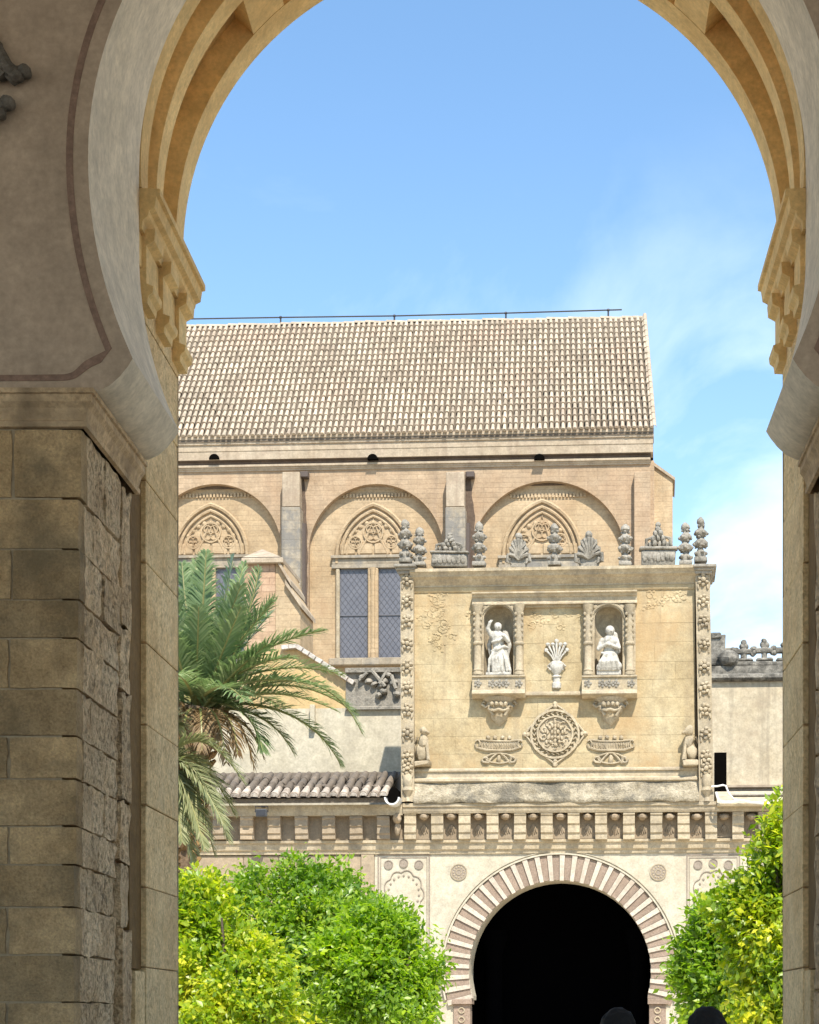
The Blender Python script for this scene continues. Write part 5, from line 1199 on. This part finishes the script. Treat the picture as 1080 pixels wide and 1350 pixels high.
# far gable end
mb = MB(); mb.add([(uE1-.6, .0, zE-.2), (uE1-.6, 2*VR, zE-.2), (uE1-.6, VR, zR-.1)], [(0, 1, 2)]); mb.build('gable_end', 'nave', nv)
# lightning cable on little posts
lc = Nf.root('lightning_cable', 'thin dark cable on small posts running above the roof ridge', 'cable')
mb = MB(); pts = [Nf.at(x, y, VR) for x, y in ((-80, 427), (220, 421), (370, 418.5), (520, 416.5), (667, 412.8), (820, 408.3))]; mb.tube([(a, VR, b_) for a, b_ in pts], .028, 5); mb.build('wire', 'cable', lc)
for x, y in ((220, 421), (370, 418.5), (520, 416.5), (667, 412.8), (802, 408.8)):
    mb = MB(); a, b_ = Nf.at(x, y, VR); mb.tube([(a, VR, b_+.02), (a, VR, b_-.35)], .035, 5); mb.ell((a, VR, b_), .06, 6, 4); mb.build('cable_post', 'iron', lc)

# stepped buttress block at the left
Sf = Frame((350-CX)*54/FPX, 54.0, TH)
sb = Sf.root('stepped_pier', 'pinkish brick pier with a low pyramid cap and sloping copings behind the palm', 'pier')
mb = MB(); Sf.box(mb, 322, 742, 363, 960, 0, 2.2, .02); mb.build('pier_front', 'pinkbrick', sb)
mb = MB(); ua, za = Sf.at(363, 742); pts = [Sf.at(*p) for p in ((363.3, 960), (363.3, 738), (372, 738), (383, 765), (383, 772), (396, 795), (396, 960))]; mb.prism(pts, 0.02, 2.0); mb.build('pier_flank', 'nave2', sb)
mb = MB(); Sf.box(mb, 318, 735, 373, 742, -.18, 2.4, .02); a = Sf.at(320, 735, -.1); b_ = Sf.at(371, 735, -.1); tp = Sf.at(346, 724, 1.1)
mb.add([(a[0], -.12, a[1]), (b_[0], -.12, a[1]), (b_[0], 2.3, a[1]), (a[0], 2.3, a[1]), (tp[0], 1.1, tp[1])], [(0, 1, 4), (1, 2, 4), (2, 3, 4), (3, 0, 4)]); mb.build('pyramid_cap', 'cornice', sb)
for (p, q) in (((366, 736), (384, 766)), ((376, 764), (398, 796))):
    mb = MB(); a = Sf.at(*p, -.1); b_ = Sf.at(*q, -.1); mb.prism([a, b_, (b_[0], b_[1]-.14), (a[0], a[1]-.14)], -.12, 2.05); mb.build('sloping_coping', 'cornice', sb)

# ------------------------------------------------------------------ palms
def bez(a, b_, c_, t_): return a*(1-t_)**2+b_*2*t_*(1-t_)+c_*t_**2
def frond(parent, org, P0, P1, P2, mat, width=.42, n=46, droop=.25, seed=0, up=Vector((0, 0, 1))):
    rnd = random.Random(seed); mb = MB(); rach = MB()
    pts = [bez(P0, P1, P2, i/20) for i in range(21)]
    rach.tube([p-org for p in pts], [.028*(1-i/22)+.005 for i in range(21)], 5)
    L_ = sum((pts[i+1]-pts[i]).length for i in range(20))
    for i in range(n):
        t_ = 0.10+0.90*(i+rnd.random()*.5)/n; p = bez(P0, P1, P2, t_); d = (bez(P0, P1, P2, min(1, t_+.02))-bez(P0, P1, P2, t_-.02)).normalized()
        side = d.cross(up)
        if side.length < .15: side = d.cross(Vector((0.3, 1, 0)))
        side.normalize(); nr = side.cross(d).normalized()
        ln = width*(math.sin(PI*min(1, .12+t_*.88))**.6)*(.85+.3*rnd.random())+.06
        for s_ in (-1, 1):
            dirn = (side*s_*.80+d*(.62+.5*t_)+nr*(.18+.25*rnd.random())+Vector((rnd.gauss(0, .11), rnd.gauss(0, .11), rnd.gauss(0, .11)))).normalized()
            tip = p+dirn*ln+Vector((0, 0, -droop*ln*(.6+.8*rnd.random()))); mid = p+dirn*ln*.55+Vector((0, 0, -droop*ln*.15))
            wv = dirn.cross(nr).normalized()*.017
            q = [p-wv*.6-org, p+wv*.6-org, mid+wv-org, mid-wv-org, tip-org]
            mb.add(q, [(0, 1, 2, 3), (3, 2, 4)])
    me = bpy.data.meshes.new('frond'); me.from_pydata(mb.v, [], mb.f); me.materials.append(MT[mat]); fo = link('frond', me, parent)
    rach.build('rachis', 'rachis', fo, True)
def palm(name, label, base_px, Yp, trunk_px, fr_list, extra, mat, width, lean=0.0):
    def W(px, py, dy=0): return Vector(((px-CX)*(Yp+dy)/FPX, Yp+dy, EYE+(CY-py)*(Yp+dy)/FPX))
    C0 = W(*base_px); base = W(trunk_px, 1340); base.z = 0
    root = empty(name, label, 'palm tree', tuple(base)); org = base
    mb = MB(); n = 40; rad = []; pts = []
    for i in range(n+1):
        f = i/n; p = base.lerp(C0, f); p.z = C0.z*f; p += Vector((math.sin(f*2)*lean, 0, 0)); pts.append(p-org); rad.append(.24*(1.12-.12*f)*(1+.07*(i % 2))+(.16*max(0, f-.86)/.14))
    mb.tube(pts, rad, 14); mb.build('trunk', 'palmbark', root, True, 20)
    for i in range(120):                                  # cut leaf bases near the crown
        f = .62+.38*i/120; a = i*2.4; p = base.lerp(C0, f); r_ = .27+.15*max(0, f-.84)/.16
        mb = MB(); q = p-org+Vector((math.cos(a)*r_, math.sin(a)*r_, 0)); o_ = Vector((math.cos(a), math.sin(a), .9))
        mb.tube([q, q+o_*.05, q+o_*.11], [.06, .05, .025], 5); mb.build('leaf_base', 'boot', root)
    k = 0
    for (c_, t_, dy) in fr_list:
        k += 1; s_ = C0+Vector((random.uniform(-.12, .12), random.uniform(-.1, .1), random.uniform(-.1, .15)))
        frond(root, org, s_, W(c_[0], c_[1], dy*.5), W(t_[0], t_[1], dy), mat, width, 74, .2, k, )
    for (az, el, ln, dr) in extra:
        k += 1; d = Vector((math.cos(R(az))*math.cos(R(el)), math.sin(R(az))*math.cos(R(el)), math.sin(R(el))))
        s_ = C0+Vector((random.uniform(-.1, .1), random.uniform(-.1, .1), .1)); frond(root, org, s_, s_+d*ln*.55, s_+d*ln+Vector((0, 0, -dr)), mat, width, 54, .2, k+100)
    return root
fl1 = [((266, 830), (272, 727), -.5), ((262, 840), (258, 740), .5), ((292, 820), (308, 732), .2), ((322, 860), (342, 748), -.3), ((312, 850), (366, 788), .4), ((296, 850), (322, 742), .9), ((330, 846), (428, 831), -.4), ((424, 846), (478, 968), -.2), ((380, 868), (470, 942), .6), ((402, 914), (450, 1010), .4), ((350, 920), (387, 993), .2),
       ((332, 915), (346, 990), -.3), ((246, 830), (240, 742), .2), ((228, 850), (205, 760), -.2), ((200, 870), (150, 852), .3), ((170, 900), (120, 1010), 0), ((330, 880), (420, 905), -.9), ((345, 888), (446, 938), -.5), ((300, 890), (352, 850), -1.0), ((288, 870), (318, 800), -1.2), ((260, 880), (262, 800), -1.3), ((240, 890), (225, 830), -1.2), ((355, 860), (452, 890), .7), ((210, 910), (160, 940), -.6)]
ex1 = [(az, el, 2.3, dr) for az, el, dr in ((80, 35, .5), (120, 40, .5), (60, 25, .7), (150, 20, .9), (200, 25, .9), (230, 35, .7), (100, 65, .1), (40, 55, .2), (20, 45, .3), (340, 50, .2), (310, 55, .2), (250, 60, .2), (270, 20, .8), (300, 15, .9), (330, 30, .6), (5, 60, .2))]
pr_ = palm('palm_tree', 'tall green palm with arching feathery fronds beside the left column', (262, 935), 30.0, 190, fl1, ex1, 'frond', .47)
c0_ = Vector(((262-CX)*30/FPX, 30.0, EYE+(CY-940)*30/FPX))
for q in range(9):                                       # dry fronds hanging under the crown
    a = R(200+q*21); d = Vector((math.cos(a), math.sin(a), 0)); s_ = c0_+d*.25
    frond(pr_, Vector(pr_.location), s_, s_+d*.55+Vector((0, 0, .05)), s_+d*(.62+.1*(q % 3))+Vector((0, 0, -.75-.2*(q % 2))), 'frond_dry', .26, 30, .5, 300+q)
fl2 = [((262, 935), (322, 1032), -.2), ((258, 975), (302, 1110), -.3), ((245, 985), (284, 1130), .2), ((255, 960), (310, 1075), .5), ((232, 990), (255, 1140), -.3), ((215, 930), (236, 960), .3), ((180, 940), (130, 1050), 0), ((170, 1000), (140, 1120), .3), ((240, 1000), (270, 1120), -.6), ((226, 990), (240, 1110), -.6), ((250, 990), (296, 1090), -.6)]
palm('palm_tree', 'short pale palm with drooping fronds, half hidden by the left column under the tall palm', (205, 1010), 27.0, 203, fl2, [(200, 30, 1.4, .8), (100, 30, 1.5, .7), (60, 20, 1.3, .9), (150, 60, 1.2, .3)], 'frond_pale', .36)

# ------------------------------------------------------------------ orange trees
def orange_tree(label, px, Yt, lobes, mat, nleaf, seed, lsz=.092):
    rg = np.random.default_rng(seed); rnd = random.Random(seed)
    bx_ = (px-CX)*Yt/FPX; root = empty('orange_tree', label, 'tree', (bx_, Yt, 0), 0, 'orange trees in the courtyard')
    LB = []
    for (lx, ly, rx, rz, dy) in lobes:
        y = Yt+dy; LB.append((np.array([(lx-CX)*y/FPX-bx_, dy, EYE+(CY-ly)*y/FPX]), np.array([rx*y/FPX, (rx*.85+rz*.15)*y/FPX, rz*y/FPX])))
    big_ = list(LB)
    for c, r in big_:
        for q in range(16):
            e = rg.normal(size=3); e /= np.linalg.norm(e); e[1] = -abs(e[1]) if q % 2 else e[1]
            k_ = rg.uniform(.26, .44); LB.append((c+e*r*rg.uniform(.72, .98), r.mean()*k_*np.array([1, 1, rg.uniform(.7, 1.1)])))
    zmin = min(c[2]-r[2]*.75 for c, r in big_); z0 = max(1.0, zmin)
    mb = MB(); mb.tube([(0, 0, 0), (.03, .02, z0*.5), (-.02, 0, z0+.2)], [.14, .11, .10], 9); mb.build('trunk', 'bark', root, True)
    vol = np.array([r.prod()**(2/3) for c, r in LB]); pick = rg.choice(len(LB), nleaf, p=vol/vol.sum())
    # limbs reach into every lobe
    for c, r in big_:
        for q in range(5):
            e = c+r*rg.uniform(-.75, .75, 3); mb = MB(); a = Vector((0, 0, z0+.1)); b_ = Vector(e); m_ = a.lerp(b_, .5)+Vector(rg.uniform(-.15, .15, 3))
            mb.tube([a, m_, b_], [.06, .035, .012], 6); mb.build('limb', 'bark', root, True)
    d = rg.normal(size=(nleaf, 3)); d /= np.linalg.norm(d, axis=1)[:, None]
    cs = np.array([c for c, r in LB])[pick]; rs = np.array([r for c, r in LB])[pick]
    lump = np.array([mnoise.fractal(Vector(q*2.6)+Vector((seed*3.7, p*5.1, 0)), 1.0, 2.0, 3) for q, p in zip(d, pick)])
    depth = 1-np.abs(rg.normal(0, .13, nleaf))
    rad = np.clip(depth*(1.0+.26*lump), .25, 1.35)
    sprig = rg.random(nleaf) < .035; rad[sprig] *= 1+rg.random(sprig.sum())*.10
    P = cs+d*rs*rad[:, None]
    keep = np.array([mnoise.fractal(Vector(q)*1.9+Vector((seed*2.3, 0, 0)), 1, 2, 2) for q in P]) > -.30; P = P[keep]; pick = pick[keep]; cs = cs[keep]; nleaf = len(P)
    # group leaves in small twigs
    tw = rg.integers(0, nleaf//13, nleaf); anchor = P[rg.integers(0, nleaf, nleaf//13+1)]; P = anchor[tw]+(rg.normal(0, .072, (nleaf, 3)))
    dd = P-np.mean([c for c, r in big_], 0); dd /= np.linalg.norm(dd, axis=1)[:, None]+1e-6
    ax = dd*.55+rg.normal(0, .6, (nleaf, 3))+np.array([0, 0, -.15]); ax /= np.linalg.norm(ax, axis=1)[:, None]
    nr = dd*.7+np.array([0, 0, .6])+rg.normal(0, .55, (nleaf, 3)); nr -= ax*(nr*ax).sum(1)[:, None]; nr /= np.linalg.norm(nr, axis=1)[:, None]
    sd_ = np.cross(ax, nr); s = lsz*rg.uniform(.5, 1.25, nleaf)[:, None]
    a = P; t_ = P+ax*s; m1 = P+ax*s*.45+sd_*s*.27+nr*s*.08; m2 = P+ax*s*.45-sd_*s*.27+nr*s*.08; mc = P+ax*s*.5
    V = np.stack([a, m1, t_, m2], 1).reshape(-1, 3)
    me = bpy.data.meshes.new('crown'); nf = nleaf*2
    me.vertices.add(len(V)); me.vertices.foreach_set('co', V.ravel().astype(np.float32))
    idx = (np.arange(nleaf)*4)[:, None]+np.array([0, 1, 2, 0, 2, 3])[None]; me.loops.add(nf*3); me.loops.foreach_set('vertex_index', idx.ravel().astype(np.int32))
    me.polygons.add(nf); me.polygons.foreach_set('loop_start', np.arange(nf, dtype=np.int32)*3); me.update(calc_edges=True); me.validate()
    me.materials.append(MT[mat]); link('crown', me, root)
    return root
orange_tree('dense green orange tree standing behind the other two left of the doorway', 385, 24.0, [(362, 1196, 58, 64, 0), (420, 1204, 54, 60, .2), (462, 1246, 54, 66, .1), (325, 1196, 44, 54, .2), (415, 1250, 70, 70, -.4), (400, 1300, 84, 84, -.3), (450, 1350, 84, 84, -.2)], 'leaf_lime', 44000, 11)
orange_tree('yellowing orange tree with pale new leaves nearest the left column', 290, 20.0, [(262, 1222, 44, 60, .1), (215, 1240, 66, 76, .4), (318, 1290, 54, 54, -.2), (270, 1330, 76, 76, -.3), (345, 1335, 46, 52, -.5), (390, 1390, 42, 48, -.5), (300, 1240, 38, 42, -.1)], 'leaf_yellow', 42000, 12)
orange_tree('rounded bright green orange tree at the left side of the striped doorway', 515, 22.0, [(508, 1242, 52, 56, 0), (534, 1272, 40, 54, .1), (465, 1300, 46, 60, -.4), (496, 1322, 64, 68, -.2), (534, 1335, 36, 54, .1), (458, 1270, 38, 42, -.3)], 'leaf_green', 36000, 13)
orange_tree('deep green orange tree at the right side of the striped doorway', 970, 21.0, [(952, 1230, 38, 44, 0), (934, 1272, 42, 46, 0), (990, 1255, 50, 64, .1), (955, 1325, 52, 60, -.1), (1006, 1330, 56, 66, -.2)], 'leaf_green', 38000, 14)
orange_tree('tall yellow green orange tree leaning against the right column, higher than its neighbours', 1060, 19.0, [(1062, 1092, 46, 60, 0), (1030, 1150, 46, 56, 0), (985, 1205, 38, 42, .1), (1002, 1196, 36, 42, .2), (1085, 1180, 60, 78, .2), (1042, 1238, 58, 62, -.1), (1006, 1255, 40, 46, .1), (1062, 1310, 70, 76, -.2), (1010, 1312, 40, 52, -.1)], 'leaf_yellow', 48000, 15)

# ------------------------------------------------------------------ two visitors with their backs to us (only the tops of their heads reach the frame)
def person(label, px, Yp, top, shirt, seed):
    x = (px-CX)*Yp/FPX; root = empty('person', label, 'person', (x, Yp, 0)); s = top/1.70
    def S(*p): return tuple(q*s for q in p)
    mb = MB()
    def C_(a, b_, ra, rb): mb.caps(S(*a), S(*b_), ra*s, rb*s)
    for g_ in (-1, 1):
        C_((g_*.10, 0, .88), (g_*.105, .01, .48), .085, .058); C_((g_*.105, .01, .48), (g_*.11, -.01, .09), .055, .038); C_((g_*.11, -.02, .04), (g_*.12, .16, .035), .040, .032)
        C_((g_*.18, 0, 1.38), (g_*.235, -.02, 1.10), .05, .04); C_((g_*.235, -.02, 1.10), (g_*.22, .10, .88), .038, .028)
        C_((g_*.22, .10, .87), (g_*.215, .125, .81), .030, .032)
        for k in range(4): C_((g_*.215, .105+.022*k, .80), (g_*.205, .11+.022*k, .735+.008*abs(k-1.5)), .0095, .008)
        C_((g_*.20, .13, .85), (g_*.185, .165, .80), .011, .009)
    C_((0, 0, .93), (0, .0, 1.06), .135, .12); C_((0, 0, 1.06), (0, 0, 1.30), .12, .135); C_((-.11, 0, 1.37), (.11, 0, 1.37), .075, .075); C_((0, 0, 1.40), (0, .01, 1.52), .055, .052)
    mb.ell(S(0, .02, 1.59), S(.075, .095, .11), 14, 10); mb.ell(S(0, .118, 1.575), S(.014, .022, .022), 6, 5)
    for g_ in (-1, 1): mb.ell(S(g_*.077, .015, 1.58), S(.012, .022, .032), 6, 5); mb.ell(S(g_*.03, .105, 1.605), S(.013, .01, .008), 6, 4)
    mb.ell(S(0, .105, 1.53), S(.026, .012, .008), 6, 4)
    link('body', figure_mesh('body', mb, .0085, 'skin', 3), root)
    mb = MB(); mb.ell(S(0, -.005, 1.615), S(.090, .105, .098), 20, 14); mb.caps(S(0, -.07, 1.58), S(0, -.065, 1.50), .072*s, .055*s)
    hm = figure_mesh('hair', mb, .008, 'hair', 2)
    for v in hm.vertices: v.co += Vector(mnoise.noise_vector(v.co*38+Vector((seed, 0, 0))))*.007
    link('hair', hm, root)
    mb = MB()
    mb.caps(S(0, 0, .92), S(0, 0, 1.06), .15*s, .138*s); mb.caps(S(0, 0, 1.06), S(0, 0, 1.30), .138*s, .15*s); mb.caps(S(-.12, 0, 1.37), S(.12, 0, 1.37), .088*s, .088*s)
    for g_ in (-1, 1): mb.caps(S(g_*.18, 0, 1.38), S(g_*.225, -.015, 1.17), .064*s, .056*s)
    link('shirt', figure_mesh('shirt', mb, .012, shirt, 3), root)
    mb = MB(); mb.caps(S(-.05, 0, .93), S(.05, 0, .93), .135*s, .135*s)
    for g_ in (-1, 1): mb.caps(S(g_*.10, 0, .88), S(g_*.105, .01, .48), .10*s, .075*s); mb.caps(S(g_*.105, .01, .48), S(g_*.11, -.01, .10), .074*s, .062*s)
    link('trousers', figure_mesh('trousers', mb, .012, 'jeans', 3), root)
    mb = MB()
    for g_ in (-1, 1): mb.caps(S(g_*.11, -.03, .045), S(g_*.12, .17, .04), .05*s, .042*s)
    link('shoes', figure_mesh('shoes', mb, .01, 'iron', 2), root)
person('person with dark hair seen from behind in front of the dark doorway', 815, 8.6, 1.630, 'shirt2', 1)
person('person with black hair seen from behind below the right orange trees', 932, 7.8, 1.632, 'shirt', 5)
